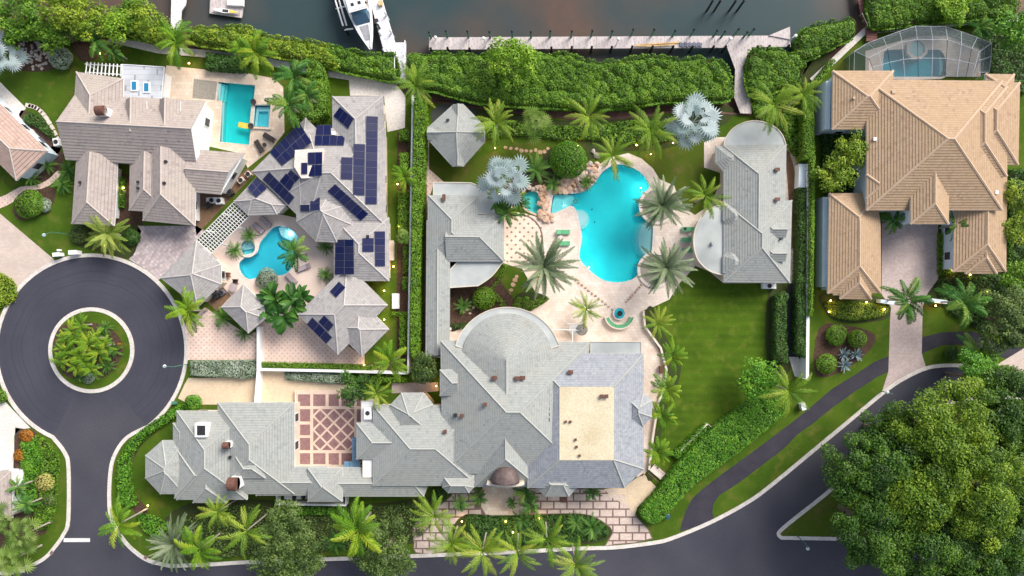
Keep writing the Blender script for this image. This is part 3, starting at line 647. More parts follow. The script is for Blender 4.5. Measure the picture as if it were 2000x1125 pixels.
        for i in range(nx):
            for j in range(ny):
                e = .008; u0, u1, v0, v1 = (i+e)/nx, (i+1-e)/nx, (j+e)/ny, (j+1-e)/ny
                q = [f(u0, v0)+up, f(u1, v0)+up, f(u1, v1)+up, f(u0, v1)+up]; t = nrm*.04
                b = MB(); b.add([x-t for x in q]+[x for x in q], [(0, 1, 5, 4), (1, 2, 6, 5), (2, 3, 7, 6), (3, 0, 4, 7), (3, 2, 1, 0), (4, 5, 6, 7)])
                o = b.build('solar_panel', mt['frame'], s.e)
                c = sum(q, Vector())/4; g = [x+(c-x)*.03+nrm*.006 for x in q]
                b = MB(); b.add(g, [(0, 1, 2, 3)] if (g[1]-g[0]).cross(g[2]-g[0]).z > 0 else [(3, 2, 1, 0)]); b.build('cell_sheet', mt['solar'], o)
    def vent(s, px, py, w=.5, d=.35, h=.45, m='brown', name='roof_vent', rz=0):
        v = s.hit(px, py); b = MB(); b.box((v.x, v.y, v.z+h/2-.1), (w, d, h+.2), rz); b.box((v.x, v.y, v.z+h+.03), (w*1.25, d*1.3, .06), rz)
        return b.build(name, mt[m], s.e)
    def chimney(s, px, py, w, d, h, m='white', capm='brown', rz=0):
        v = s.hit(px, py); o = MB().box((v.x, v.y, v.z+h/2-.5), (w, d, h+1), rz).build('chimney', mt[m], s.e)
        b = MB(); b.tube(Vector((v.x, v.y, v.z+h))-Matrix.Rotation(rz, 3, 'Z') @ Vector((w*.5, 0, 0)), Vector((v.x, v.y, v.z+h))+Matrix.Rotation(rz, 3, 'Z') @ Vector((w*.5, 0, 0)), d*.6, n=14); b.build('chimney_cap', mt[capm], o)
    def flat(s, px, z, th=.35, m='flat', z0=0., name='flat_roof', inset_=.35):
        raw = ccw([W2(p, z) for p in px]); MB().prism(raw, z-th, z).build(name, mt[m], s.e)
        MB().ribbon(raw, .12, z-.02, z+.09, True).build('parapet', s.wall, s.e)
        MB().prism(inset(raw, inset_), z0, z-th-.01).build('wall', s.wall, s.e)
    def windows(s):
        for k, (raw, E, act, slope, ze, cap, inn, win, gb) in enumerate(s.bl):
            if not win or ze < 2.4: continue
            n = len(inn)
            for i in range(n):
                a, c = Vector(inn[i]), Vector(inn[(i+1) % n]); d = c-a; Ln = d.length
                if Ln < 2.2: continue
                d.normalize(); out = Vector((d.y, -d.x)); m = max(1, int(Ln/3.4))
                for q in range(m):
                    p = a+d*(Ln*(q+.5)/m); t = p+out*.6
                    if any(k2 != k and min((t.x-e[0][0])*e[2].x+(t.y-e[0][1])*e[2].y for e in B[1]) > -.3 for k2, B in enumerate(s.bl)): continue
                    r = math.atan2(d.y, d.x); w = 1.3; hh = min(1.5, ze-1.6); zc = .95+hh/2
                    fr = MB().box((p.x+out.x*.03, p.y+out.y*.03, zc), (w, .14, hh), r).build('window', mt['white'], s.e)
                    MB().box((p.x+out.x*.075, p.y+out.y*.075, zc), (w-.22, .08, hh-.22), r).build('pane', mt['pane'], fr)
# ---- mauve-roofed house beside the long teal pool
A = House('house', (240,300), 'house with mauve tiled roof, two dormers and blue skylights beside the teal pool', 't_mauve', 'r_mauve', 'white')
A.block([(147,184),(402,197),(385,326),(128,312)], 3.6, .62, (1, 3), course=.38)
A.block([(149,140),(241,153),(238,262),(141,252)], 3.6, .55, (2,), course=.38)
A.block([(150,296),(230,306),(223,441),(140,437)], 3.2, .55, (0,), course=.38, ov=1.3)
A.block([(279,290),(383,296),(381,441),(279,431)], 3.2, .6, (0,), course=.38, ov=.9)
A.block([(254,300),(335,300),(332,416),(252,411)], 3.1, .55, (0,), course=.38)
A.block([(368,291),(478,299),(431,380),(370,375)], 3.0, .42, (1, 3), course=.38)
for x in (266, 332): A.block([(x-20,194),(x+20,196),(x+19,262),(x-21,260)], 4.7, .95, (0, 2), course=.38, windows=False, z0=3.)
A.flat([(239,126),(321,131),(315,195),(238,190)], 3.0, m='metal_roof', inset_=.5)
for x, y in ((263,168),(287,171)):
    v = W(x, y, 3.0); f = MB().box((v.x, v.y, 3.06), (.95, 1.5, .2)).build('skylight', mt['white'], A.e); MB().box((v.x, v.y, 3.14), (.62, 1.15, .1)).build('skylight_pane', mt['skylight'], f)
A.chimney(210,222,1.1,1.1,1.5,'white','brown',.05)
for x, y in ((325,316),(322,358),(158,357),(271,368),(271,356)): A.vent(x, y, .28, .28, .25, 'black')
A.windows()
b = empty('pergola', W(205,140), 'white slatted pergola at the corner of the mauve-roofed house', 'pergola')
for k in range(10): p, q = W(170+7.4*k, 121+.5*k, 2.7), W(167+7.6*k, 144+.6*k, 2.7); MB().tube(p, q, .09, n=4).build('slat', mt['white'], b)
for y in (126, 142): MB().tube(W(166,y-1,2.58), W(241,y+4,2.58), .08, n=4).build('beam', mt['white'], b)
for x, y in ((168,125),(238,130),(168,141),(238,146)): p = W(x, y, 2.58); MB().box((p.x, p.y, 1.27), (.16, .16, 2.54)).build('post', mt['white'], b)
# ---- rose barrel-tile house at the edge
A0 = House('house', (10,270), 'rose barrel-tiled house reaching in beside the pink garden path', 't_pink', 'r_mauve', 'bluewhite')
A0.block([(93,295),(32,353),(-150,172),(-90,113)], 3.2, .45, course=.42); A0.windows()
# ---- house with solar panels round the kidney pool
B = House('house', (660,420), 'rambling ash-grey tiled house covered in dark solar panels', 't_solar', 'r_solar', 'cream')
B.block([(649,188),(748,188),(752,310),(649,310)], 3.5, .42, (2,))
B.block([(492,335),(597,230),(700,333),(590,428)], 3.5, .40)
B.block([(600,250),(752,250),(753,440),(600,440),(545,385),(545,305)], 3.5, .40)
B.block([(579,433),(617,472),(659,474),(692,441),(692,396),(655,360),(612,360),(578,396)], 3.6, .52)
B.block([(652,425),(760,425),(760,549),(652,549)], 3.3, .42)
B.block([(581,614),(660,693),(757,596),(678,517)], 3.3, .42)
B.block([(650,640),(707,697),(760,643),(703,586)], 3.2, .45)
B.block([(457,393),(484,421),(541,419),(560,401),(523,366),(501,346)], 3.0, .42)
B.block([(384,469),(432,517),(432,555),(386,600),(313,543)], 3.0, .42)
B.block([(476,555),(517,597),(519,622),(485,651),(432,600)], 3.0, .45)
v = [W(*p, 5.4) for p in ((578,294),(632,291),(632,348),(590,349),(576,326))]
MB().prism([(q.x, q.y) for q in v], 4.0, 5.75).build('roof_platform', mt['slab'], B.e)
B.bl.append((ccw([(q.x, q.y) for q in v]), [], [], 0, 6.45, None, [], False, ()))
def _e(raw):
    out = []
    for i in range(len(raw)):
        a, c = raw[i], raw[(i+1) % len(raw)]; t = Vector((c[0]-a[0], c[1]-a[1])); t.normalize(); out.append((a, t, Vector((-t.y, t.x))))
    return out
r_ = B.bl[-1]; B.bl[-1] = (r_[0], _e(r_[0]), [0], 0., 5.75, None, [], False, ())
for q, nx, ny in [([(665,209),(692,232),(681,252),(652,227)],3,1),([(619,245),(647,245),(647,265),(617,265)],2,1),([(616,266),(674,266),(672,285),(615,285)],4,1),
  ([(586,241),(610,279),(552,325),(528,298)],2,6),([(602,298),(630,297),(630,321),(602,322)],2,1),([(602,323),(630,322),(630,344),(603,345)],2,1),([(589,318),(601,318),(601,340),(589,341)],1,1),
  ([(527,335),(576,385),(565,400),(514,350)],5,1),([(560,338),(577,355),(567,373),(547,354)],2,1),([(569,331),(586,347),(578,356),(562,340)],2,1),([(501,347),(522,368),(500,388),(484,367)],2,2),
  ([(607,384),(626,383),(626,411),(607,412)],1,2),([(588,400),(606,400),(606,413),(588,413)],1,1),([(655,359),(720,417),(705,431),(640,373)],6,1),([(715,227),(738,228),(736,399),(713,399)],1,12),
  ([(690,281),(713,282),(712,382),(689,381)],1,7),([(666,307),(689,308),(688,351),(665,350)],1,3),([(656,468),(692,468),(693,536),(655,536)],2,5),([(731,452),(752,452),(752,520),(732,520)],1,5),
  ([(707,465),(730,465),(730,492),(707,492)],1,2),([(645,570),(663,550),(676,562),(657,582)],1,2),([(611,619),(650,658),(638,671),(600,633)],3,1),([(634,615),(653,634),(642,647),(623,628)],2,1)]: B.panels(q, nx, ny)
B.vent(653,261,.4,.4,.4,'white'); B.vent(719,462,.3,.3,.3,'black'); B.windows()
bed([(384,469),(457,395),(487,422),(413,495)], 'bed', .058, False)  # dark green sheet laid under the lattice to make its openings dark
pg = empty('pergola', W(435,445), 'long white lattice pergola between grey tiled pavilions', 'pergola')
a, b_, c_, d_ = [W(*p, 2.7) for p in ((457,395),(487,422),(413,495),(384,469))]
for k in range(20): t = k/19; MB().tube(a.lerp(d_, t), b_.lerp(c_, t), .045, n=4).build('slat', mt['white'], pg)
for k in range(7):
    t = k/6; up = Vector((0, 0, .09)); MB().tube(a.lerp(b_, t)+up, d_.lerp(c_, t)+up, .045, n=4).build('beam', mt['white'], pg)
for p in (a.lerp(d_, .3), b_.lerp(c_, .3), a.lerp(d_, .75), b_.lerp(c_, .75)): MB().box((p.x, p.y, 1.33), (.18, .18, 2.66), .78).build('post', mt['white'], pg)
# ---- garden pavilion
G = House('pavilion', (893,262), 'pale grey tiled garden pavilion with crossing ridges by the palms', 't_grey', 'r_grey', 'cream', 'pavilion')
G.block([(835,249),(885,204),(905,203),(947,246),(947,277),(905,325),(883,325),(835,272)], 2.9, .42, (1, 3, 5, 7), windows=False, ov=1.2)
G.block([(835,249),(947,247),(947,276),(835,273)], 3.05, .75, (1, 3), windows=False, ov=.5, z0=2.6); G.block([(884,205),(906,204),(906,325),(883,325)], 3.05, .75, (0, 2), windows=False, ov=.5, z0=2.6)
G.vent(875,235,.35,.2,.3,'black')
# ---- pool house
Pq = House('pool_house', (880,460), 'pool house with long grey tiled wing behind the round patio', 't_grey', 'r_grey', 'cream', 'pool house')
Pq.block([(836,381),(934,383),(934,505),(834,505)], 3.3, .45); Pq.block([(872,418),(984,420),(984,511),(872,511)], 3.3, .47, (3,)); Pq.block([(833,430),(879,430),(877,640),(831,697)][0:2]+[(878,690),(831,697)], 3.2, .40, (0, 2))
Pq.flat([(846,356),(920,357),(949,369),(968,388),(972,420),(933,417),(925,390),(846,388)], 2.9); Pq.flat(cr([(905,500),(984,505),(978,517),(960,540),(934,558)], False, 3)+[(876,562),(876,530)], 2.9)
Pq.vent(868,387,.35,.7,.6); Pq.windows()
# ---- guest house
K = House('guest_house', (1475,420), 'guest house with stepped grey tile hips and a half-round flat terrace roof', 't_grey', 'r_grey', 'cream', 'guest house')
K.block([(1413,285),(1536,282),(1533,460),(1413,480)], 3.4, .40, (2,)); K.block([(1413,395),(1547,391),(1543,553),(1413,551)], 3.4, .42)
K.block([(1397,285),(1450,285),(1450,335),(1413,335),(1397,317)], 3.3, .42, rcap=False); K.block([(1412,398),(1440,399),(1464,422),(1440,446),(1424,446),(1412,430)], 3.5, .55, windows=False, rcap=False); K.block([(1412,500),(1424,487),(1440,487),(1464,510),(1440,534),(1412,534)], 3.5, .55, windows=False, rcap=False)
K.block([(1492,434),(1535,434),(1535,464),(1492,464)], 4.3, .6, (1,), windows=False, z0=3.); K.block([(1492,481),(1534,481),(1534,511),(1492,511)], 4.3, .6, (1,), windows=False, z0=3.)
K.flat(cr([(1413,286),(1418,268),(1434,249),(1455,239),(1475,236),(1497,240),(1517,251),(1529,266),(1535,284)], False, 3), 3.3)
K.flat(cr([(1425,402),(1400,402),(1375,417),(1360,441),(1354.5,470),(1360,501),(1374,520),(1392,532),(1413,537)], False, 3)+[(1432,530),(1432,410)], 3.25)
K.vent(1516,332,.55,.35,.5); K.vent(1516,390,.55,.35,.5); K.vent(1523,468,.2,.2,.3,'black'); K.vent(1392,475,.35,.35,.15,'flat'); K.windows()
# ---- main house
m_ = House('mansion', (1010,800), 'sprawling grey tiled mansion with half-round fan roof and beige flat roof', 't_grey', 'r_grey', 'cream', 'house')
arcp = circ(990.5, 700, 88, 25, 0, 180)
m_.block(arcp[::-1]+[(1078.5,800),(902.5,800)], 5.6, .40, (len(arcp),), course=.31)
m_.block([(860,665),(1152,668),(1140,925),(864,925)], 4.9, .46, course=.34)
m_.block([(925,815),(1052,815),(1052,951),(925,951)], 4.5, .62, (0,), course=.32)
m_.block([(728,791),(934,791),(934,949),(728,949)], 4.3, .42, course=.33)
m_.block([(762,790),(784,767),(827,767),(846,790),(846,850),(762,850)], 4.5, .52)
m_.block([(696,826),(775,826),(775,897),(696,897)], 4.2, .5, (1,)); m_.block([(660,913),(850,913),(828,970),(660,970)], 3.3, .42, (3,))
m_.block([(864,928),(926,928),(926,952),(916,963),(875,963),(864,952)], 4.5, .75, windows=False); m_.block([(1048,915),(1127,915),(1127,953),(1111,970),(1065,970),(1048,953)], 4.6, .62, windows=False)
m_.block([(1030,690),(1257,690),(1257,916),(1220,953),(1030,953)], 5.2, .50, cap=2.15, course=.30, tile='t_blue')
m_.block([(1215,768),(1257,767),(1273,782),(1273,814),(1256,833),(1215,833)], 5.3, .62, tile='t_blue', windows=False)
m_.block([(859,722),(895,720),(895,773),(859,773)], 5.4, .55, (1,), windows=False, z0=4.)
ring = cr(circ(991,706,106,13,17,163), False, 2)
m_.flat(ring+circ(990.5,706,80,9,163,17), 5.35, .4, z0=4.2, inset_=.2, name='curved_flat_roof')
m_.flat([(1153,667),(1252,667),(1252,691),(1153,691)], 5.0, m='flat', inset_=.3)
m_.flat([(706,783),(730,783),(730,828),(706,828)], 3.6, m='white', inset_=.2)
m_.flat([(709,897),(728,897),(728,932),(709,932)], 4.0, m='white', inset_=.2)
for x, y in ((966,737),(1010,738),(1021,737),(1114,726)): m_.vent(x, y, .55, .4, .5)
for x, y in ((948,789),(890,810),(903,811),(870,842),(1175,773),(1184,773)): m_.vent(x, y, .38, .38, .45, 'brown' if x != 890 else 'black')
for x, y in ((1105,823),(1114,823),(1126,872),(1124,858),(1132,889)): m_.vent(x, y, .25, .25, .25, 'brown')
# copper half dome over the entry
v = W(987, 942, 6.3); R0 = 28*S*.94; db = MB(); N1, N2 = 20, 8
vs = [(v.x+R0*math.cos(math.pi*i/N1)*math.cos(math.pi/2*j/N2), v.y+R0*1.15*math.sin(math.pi*i/N1)*math.cos(math.pi/2*j/N2), v.z+R0*.8*math.sin(math.pi/2*j/N2)) for j in range(N2+1) for i in range(N1+1)]
db.add(vs, [(j*(N1+1)+i, j*(N1+1)+i+1, (j+1)*(N1+1)+i+1, (j+1)*(N1+1)+i) for j in range(N2) for i in range(N1)]+[tuple([j*(N1+1) for j in range(N2+1)]+[j*(N1+1)+N1 for j in range(N2, -1, -1)])])
db.build('copper_dome', mt['copper'], m_.e, True)
MB().ribbon([(v.x+x*S*.94, v.y-.1-.35*(1-(x/36)**2)) for x in range(-36, 37, 6)], .5, 2.5, 6.32).build('entry_arch', mt['cream'], m_.e)
for k in range(8): a_ = math.pi*(k+.5)/8; MB().tube((v.x+R0*math.cos(a_), v.y+R0*1.15*math.sin(a_), v.z+.02), (v.x, v.y+.02, v.z+R0*.82), .03, n=4).build('dome_seam', mt['copper'], m_.e)
v = W(1070, 804, 7.2); MB().box((v.x, v.y, 7.0), (.75, 3.1, .4)).build('roof_well', mt['white'], m_.e); 
for k in range(4): MB().box((v.x, v.y+1.1-.72*k, 7.25), (.5, .5, .2)).build('roof_well_unit', mt['black'], m_.e)
m_.windows()
# ---- garage wing
Q = House('garage_house', (450,880), 'grey tiled garage house with octagonal turret roof beside the road', 't_grey', 'r_grey', 'cream', 'house')
Q.block([(345,802),(483,804),(483,976),(345,976)], 3.7, .45); Q.block([(425,786),(575,786),(575,965),(425,965)], 3.7, .44)
Q.block([(341,872),(470,872),(470,974),(341,973)], 3.6, .46); Q.block([(377,900),(443,900),(443,983),(377,982)], 3.5, .5)
Q.block([(317,860),(360,860),(378,890),(378,935),(360,965),(313,965),(284,934),(284,889)], 3.3, .42)
Q.block([(500,911),(640,911),(640,968),(500,968)], 3.4, .45); Q.block([(601,914),(669,914),(669,980),(601,980)], 3.9, .55); Q.block([(460,892),(518,892),(518,934),(460,934)], 4.9, .6, windows=False, z0=3.5)
Q.block([(338,826),(372,826),(372,872),(338,872)], 3.2, .45)
Q.chimney(450,866,.8,.8,1.3); Q.chimney(467,938,1.2,1.5,1.9); Q.vent(451,892,.3,.3,.3,'black')
v = Q.hit(398,838); f = MB().box((v.x, v.y, v.z+.3), (1.6, 1.9, 1.2)).build('roof_hatch', mt['white'], Q.e); MB().box((v.x+.1, v.y, v.z+.92), (1.1, 1.3, .1)).build('hatch_pane', mt['black'], f)
Q.windows()
wall('balcony_wall', [(540,968),(541,985),(675,987),(675,968)], .25, 1.5, mt['white'], 'low white balcony wall below the square turret roof', 'wall')
# ---- tan tiled house
T = House('house', (1820,330), 'large tan tiled house with many hips beside the screened pool', 't_tan', 'r_tan', 'bluewhite')
T.block([(1692,155),(1958,158),(1958,411),(1692,411)], 5.4, .42, course=.34); T.block([(1626,138),(1745,138),(1745,253),(1625,253)], 4.9, .42, course=.34)
T.block([(1924,144),(1981,145),(1981,215),(1924,215)], 4.8, .42, course=.34); T.block([(1868,161),(1992,161),(1989,322),(1868,322)], 5.0, .42, course=.34)
T.block([(1866,260),(1968,260),(1965,531),(1861,531)], 3.6, .42, (0,), course=.34); T.block([(1885,470),(1947,470),(1947,535),(1885,535)], 3.6, .5, (0,), course=.34)
T.block([(1778,318),(1854,318),(1853,438),(1778,438)], 6.0, .48, (0,), course=.34, z0=0); T.block([(1619,377),(1712,377),(1720,440),(1721,573),(1616,573)], 3.3, .42, course=.34)
T.block([(1640,525),(1702,525),(1702,585),(1640,584)], 3.3, .5, (0,), course=.34); T.block([(1692,340),(1712,340),(1712,388),(1692,388)], 5.2, .5, (1,), course=.34, windows=False)
T.block([(1846,168),(1968,168),(1967,345),(1846,345)], 5.35, .42, course=.34, windows=False)
T.vent(1744,180,.4,.4,.2,'r_tan'); T.vent(1708,272,.35,.35,.15,'white'); T.vent(1667,192,.25,.25,.2,'r_tan'); T.vent(1945,376,.35,.35,.2,'white'); T.windows()
# ---- corner house
C0 = House('house', (0,970), 'brown slatted roof corner behind the orange shrubs and yellow croton', 't_mauve', 'r_mauve', 'white')
C0.block([(-90,920),(22,920),(24,1012),(-90,1012)], 3.3, .42); C0.windows()
# ------------------------------------------------------------------ screened pool enclosure
mt['frame_grey'] = M('grey_frame', (.42, .45, .48), (.48, .51, .54), 2., .5)
sc_ = empty('screen_enclosure', W(1805,110), 'large screened pool enclosure with white and dark frame bars behind the tan house', 'pool cage')
out = [(1668,141),(1669,100),(1695,84),(1725,73),(1757,61),(1788,51),(1818,51.5),(1847,52),(1878,62),(1909,73),(1937,84),(1936,110),(1932,141)]
inn = [(1697,141),(1697,113),(1716,103),(1733,94),(1762,82),(1792,77),(1822,77.5),(1851,78),(1878,87),(1898,95),(1912,102),(1912,118),(1911,141)]
O = [W(*p, 3.0) for p in out]; I = [W(*p, 4.3) for p in inn]; base = [Vector((p.x, p.y, 0)) for p in O]; ridge = [W(p[0]+ (1805-p[0])*.12, 150, 4.6) for p in inn]
def bar(a, b, m='frame_grey', r=.036): MB().tube(a, b, r, n=4).build('frame_bar', mt[m], sc_)
def scr(*p): MB().add(p, [tuple(range(len(p)))]).build('screen_panel', mt['screen'], sc_)
for i in range(13):
    bar(base[i], O[i]); bar(O[i], I[i])
    if 1 <= i <= 11: bar(I[i], ridge[i], 'black' if i % 2 else 'frame_grey')
    if i < 12:
        bar(O[i], O[i+1]); bar(I[i], I[i+1]); scr(base[i], base[i+1], O[i+1], O[i]); scr(O[i], O[i+1], I[i+1], I[i])
        if 1 <= i <= 10: bar(I[i].lerp(ridge[i], .5), I[i+1].lerp(ridge[i+1], .5)); scr(I[i], I[i+1], ridge[i+1], ridge[i])
    if i < 12: bar(base[i].lerp(O[i], .5), base[i+1].lerp(O[i+1], .5), 'frame_grey', .025)
sheet('pool_terrace', [(1690,100),(1790,70),(1850,70),(1915,98),(1915,150),(1690,150)], mt['trav'], .05, [POOL_C], .06)
# ------------------------------------------------------------------ pools
def pool(name, poly, depth, water, label, cat, plaster='plaster', coping='trav', cw=.32, zt=.07, shelves=(), wz=-.05):
    P = ccw([W2(p) for p in poly]); c = (sum(p[0] for p in P)/len(P), sum(p[1] for p in P)/len(P))
    e = empty(name, (c[0], c[1], 0), label, cat); n = len(P)
    tr = geometry.tessellate_polygon([[Vector((x, y, 0)) for x, y in P]]); b = MB(); fs = []
    for a, d, f in tr:
        k = (P[d][0]-P[a][0])*(P[f][1]-P[a][1])-(P[d][1]-P[a][1])*(P[f][0]-P[a][0]); fs.append((a, d, f) if k > 0 else (a, f, d))
    b.add([(x, y, -depth) for x, y in P], fs); b.add([(x, y, zt-.01) for x, y in P]+[(x, y, -depth) for x, y in P], [(i, (i+1) % n, (i+1) % n+n, i+n) for i in range(n)])
    b.build('basin', mt[plaster], e)
    MB().prism(inset(P, .012), -depth-.02, wz).build('water', mt[water], e)
    MB().ribbon(inset(P, -cw/2+.05), cw, -.02, zt, True).build('coping', mt[coping], e)
    for pl, z in shelves: MB().prism([W2(p) for p in pl], -depth-.01, z).build('step', mt['plaster'], e)
    return e
def cres(r):  # crescent steps fanning into the pool from the sun shelf
    a = circ(1292, 466, r, 15, 140, 220); return [(1276,428)]+a+[(1276,503)]
pm = pool('swimming_pool', POOL_MAIN, 1.15, 'pool_water', 'large free-form turquoise swimming pool with curved sun shelf and rock waterfall', 'pool', 'plaster_deep', 'slab', .36,
  shelves=[(cres(46), -.25), (cres(50), -.5), (cres(54), -.75), (cres(58), -1.0), (circ(1131,428,20,14,-90,75)+[(1126,410)], -.35), (circ(1131,428,15,14,-90,75)+[(1126,410)], -.2), ([(1083,380),(1079,398),(1077,416),(1092,412),(1108,404),(1122,396),(1120,380)], -.45)])
def pool_light(e, x, y, z, w):
    p_ = W(x, y); MB().lathe((p_.x, p_.y, z-.06), [(.12,0),(.1,.05)], 12).build('pool_lamp', mt['white'], e)
    l_ = bpy.data.lights.new('pool_lamp_glow', 'POINT'); l_.energy = w; l_.color = (.85, .97, 1); l_.shadow_soft_size = .1; o_ = bpy.data.objects.new('pool_lamp_glow', l_); col.objects.link(o_); par(o_, e); o_.location = (p_.x, p_.y, z+.1)
for x, y in ((1103,400),(1253,366),(1151,522),(1135,470)): pool_light(pm, x, y, -.6, 26)
for x, y in ((1156,409),(1161,434)):
    p_ = W(x, y, -1.2); MB().box((p_.x, p_.y, -1.13), (.16, .16, .04), .4).build('drain', mt['dark'], pm)
pool('upper_pool', POOL_UP, .8, 'pool_teal', 'small upper pool spilling over rocks into the large pool', 'pool', 'plaster', 'rock', .3)
pool('lap_pool', POOL_A, 1.25, 'pool_teal', 'rectangular teal lap pool beside the mauve-roofed house', 'pool', 'plaster_deep', 'trav2', .3,
     shelves=[([(426,162),(431,162),(428,195),(425,195)], -.2), ([(431,162),(436,162),(433,196),(428,195)], -.5), ([(436,162),(440,163),(437,196),(433,196)], -.8), ([(434,198),(437,198),(433,277),(430,277)], -.3)])
pool('spa', SPA_A, .9, 'pool_blue', 'square raised spa at the edge of the lap pool', 'spa', 'plaster', 'trav2', .5, .3, shelves=[([(499,208),(504,208),(500,246),(495,246)], -.4), ([(504,208),(529,208),(528,216),(503,216)], -.4), ([(522,216),(528,216),(525,247),(520,247)], -.4)])
kp = pool('kidney_pool', POOL_S, 1.25, 'pool_blue', 'kidney-shaped blue pool in the courtyard of the solar-panelled house', 'pool', 'plaster_deep', 'slab', .3, shelves=[(cr([(545,442),(563,446),(579,460),(582,478),(566,470),(548,460)], True, 3), -.3)]); pool_light(kp, 566, 456, -.25, 12)
pool('spa', SPA_S, .8, 'pool_blue', 'round spa at the edge of the kidney pool', 'spa', 'plaster', 'slab', .35, .25, shelves=[(circ(485,484,14.5,20)[0:12], -.35)])
pool('screened_pool', POOL_C, 1.5, 'pool_blue', 'blue pool under the screened enclosure of the tan house', 'pool', 'plaster_deep', 'slab', .3, shelves=[([(1838,102),(1846,118),(1845,136),(1838,148)], -.4)])
sp = empty('spa', W(1788,97), 'octagonal raised spa with pale rim inside the screened enclosure', 'spa')
MB().ribbon([W2(p) for p in circ(1788,97,19,8,22.5,382.5)], .45, -1.2, .45, True).build('rim', mt['slab'], sp); MB().prism([W2(p) for p in circ(1788,97,18,8,22.5,382.5)], .06, .2).build('basin', mt['plaster'], sp); MB().prism([W2(p) for p in circ(1788,97,17.5,8,22.5,382.5)], .15, .36).build('water', mt['pool_blue'], sp)
# rocks of the waterfall
def rockmesh(seed):
    rs = np.random.default_rng(seed); b = MB(); nn = []
    import bmesh
    bm = bmesh.new(); bmesh.ops.create_icosphere(bm, subdivisions=1, radius=1)
    for v in bm.verts: v.co *= rs.uniform(.7, 1.15); v.co.z *= .7
    me = bpy.data.meshes.new('rock'); bm.to_mesh(me); bm.free(); return me
RK = [rockmesh(i) for i in range(5)]; RG = [r.copy() for r in RK]
for r in RK: r.materials.append(mt['rock'])
for r in RG: r.materials.append(mt['greyrock'])
def rocks(name, label, pts, cat='rocks', protos=RK, zz=.0):
    c = W(sum(p[0] for p in pts)/len(pts), sum(p[1] for p in pts)/len(pts)); e = empty(name, c, label, cat)
    for x, y, r in pts:
        v = W(x, y)-c; k = r*S; o = link('rock', random.choice(protos), e, (v.x, v.y, zz+k*.3), (random.uniform(-.3, .3), random.uniform(-.3, .3), random.uniform(0, 6)), (k*random.uniform(.85, 1.2), k*random.uniform(.8, 1.1), k*random.uniform(.8, 1.2)))
pts = [(1060+random.uniform(-4,4), 372+i*5.2, random.uniform(4.5, 8)) for i in range(11)]+[(1066+random.uniform(-3,3), 378+i*8, random.uniform(4, 7)) for i in range(6)]
pts += [(1075,422,7),(1066,429,8),(1056,423,9),(1080,430,6),(1071,433,6)]
pts += [(1034+7*i, 366+random.uniform(-4,4), random.uniform(5,8)) for i in range(5)]
edge_ = [(1085,373),(1094,374),(1104,374),(1114,374),(1124,373),(1134,371),(1143,367),(1151,360),(1158,352),(1164,343)]
for k_, (ox, oy) in enumerate(((0,-1),(-3,-10),(-6,-19))): pts += [(x+ox+random.uniform(-2,2), y+oy+random.uniform(-2,2), random.uniform(5.5,8.5)) for x, y in edge_]
for i in range(34):
    t = random.random(); pts.append((1090+t*78+random.uniform(-4,4), 372-t*38+random.uniform(-18,6)-6*math.sin(t*3), random.uniform(4, 8)))
pts += [(1060+random.uniform(-6,8), 368+i*6, random.uniform(6,9)) for i in range(10)]
rocks('rock_waterfall', 'tumbled orange and cream rocks forming the waterfall of the large pool', pts)
rocks('boulders', 'grey boulders under the palm above the large pool', [(1153,322,8),(1156,336,7),(1148,332,6),(1165,305,7),(1159,296,5)], 'boulders', RG)
pts = [(random.uniform(28,104), random.uniform(78,136), random.uniform(2.2,4.5)) for i in range(130)]
pts = [p for p in pts if (p[0]-66)**2/38**2+(p[1]-107)**2/31**2 < 1]
rocks('stone_bed', 'bed of pale stones between silver palm and grey shrub', pts, 'stones', RG)
for lab, seq in (('row of small brown rocks crossing the deck towards the spiky palm', [(1118+6.5*i, 541+5.2*i, 3.2) for i in range(13)]), ('row of small brown rocks crossing the deck beside the planter', [(1224+4.2*i, 589-4.4*i-.06*i*i, 3.) for i in range(9)])):
    rocks('rock_edging', lab, seq, 'rocks', RK, .05)
rocks('boulders', 'sandy boulders in the bed beside the round clipped bush', [(905,610,4),(912,605,3.5),(918,612,4),(925,600,4),(920,590,3)], 'boulders', RK, .05)
# round planters beside the pool
for x, y, r, lab in ((1284,402,34,'round stone planter holding the date palm at the upper pool curve'),(1280,527,33,'round stone planter holding the date palm at the lower pool curve')):
    e = empty('planter', W(x, y), lab, 'planter'); MB().ribbon([W2(p) for p in circ(x, y, r, 36)], .42, .0, .22, True).build('rim', mt['slab'], e); MB().prism([W2(p) for p in circ(x, y, r-2, 36)], 0, .12).build('gravel', mt['pebble'], e)
# fountain with curved bench
f = empty('fountain', W(1209,612), 'round tiered fountain with turquoise water on the stone terrace', 'fountain'); v = W(1209,612)
MB().lathe((v.x, v.y, .0), [(.95,0),(.95,.5),(.78,.5),(.78,.3),(.05,.3)], 32).build('basin', mt['slab'], f); MB().lathe((v.x, v.y, .3), [(.76,0),(.76,.14),(.02,.14)], 32).build('water', glassmat('fountain_water', (.02,.42,.52), .1), f)
MB().lathe((v.x, v.y, .3), [(.22,0),(.16,.5),(.38,.62),(.40,.70),(.1,.66),(.08,.95)], 20).build('bowl', mt['black'], f)
bn = empty('bench', W(1209,620), 'curved stone bench with green cushions wrapped round the fountain', 'bench')
bp = circ(1209,613,25,25,195,345); MB().ribbon([W2(p) for p in bp], .62, 0, .42).build('seat', mt['slab'], bn); MB().ribbon([W2(p) for p in circ(1209,613,29,25,192,348)], .18, 0, .75).build('backrest', mt['slab'], bn)
for k in range(3): MB().ribbon([W2(p) for p in circ(1209,613,24.6,9,198+49*k,245+49*k)], .52, .41, .52).build('cushion', mt['green_cloth'], bn)
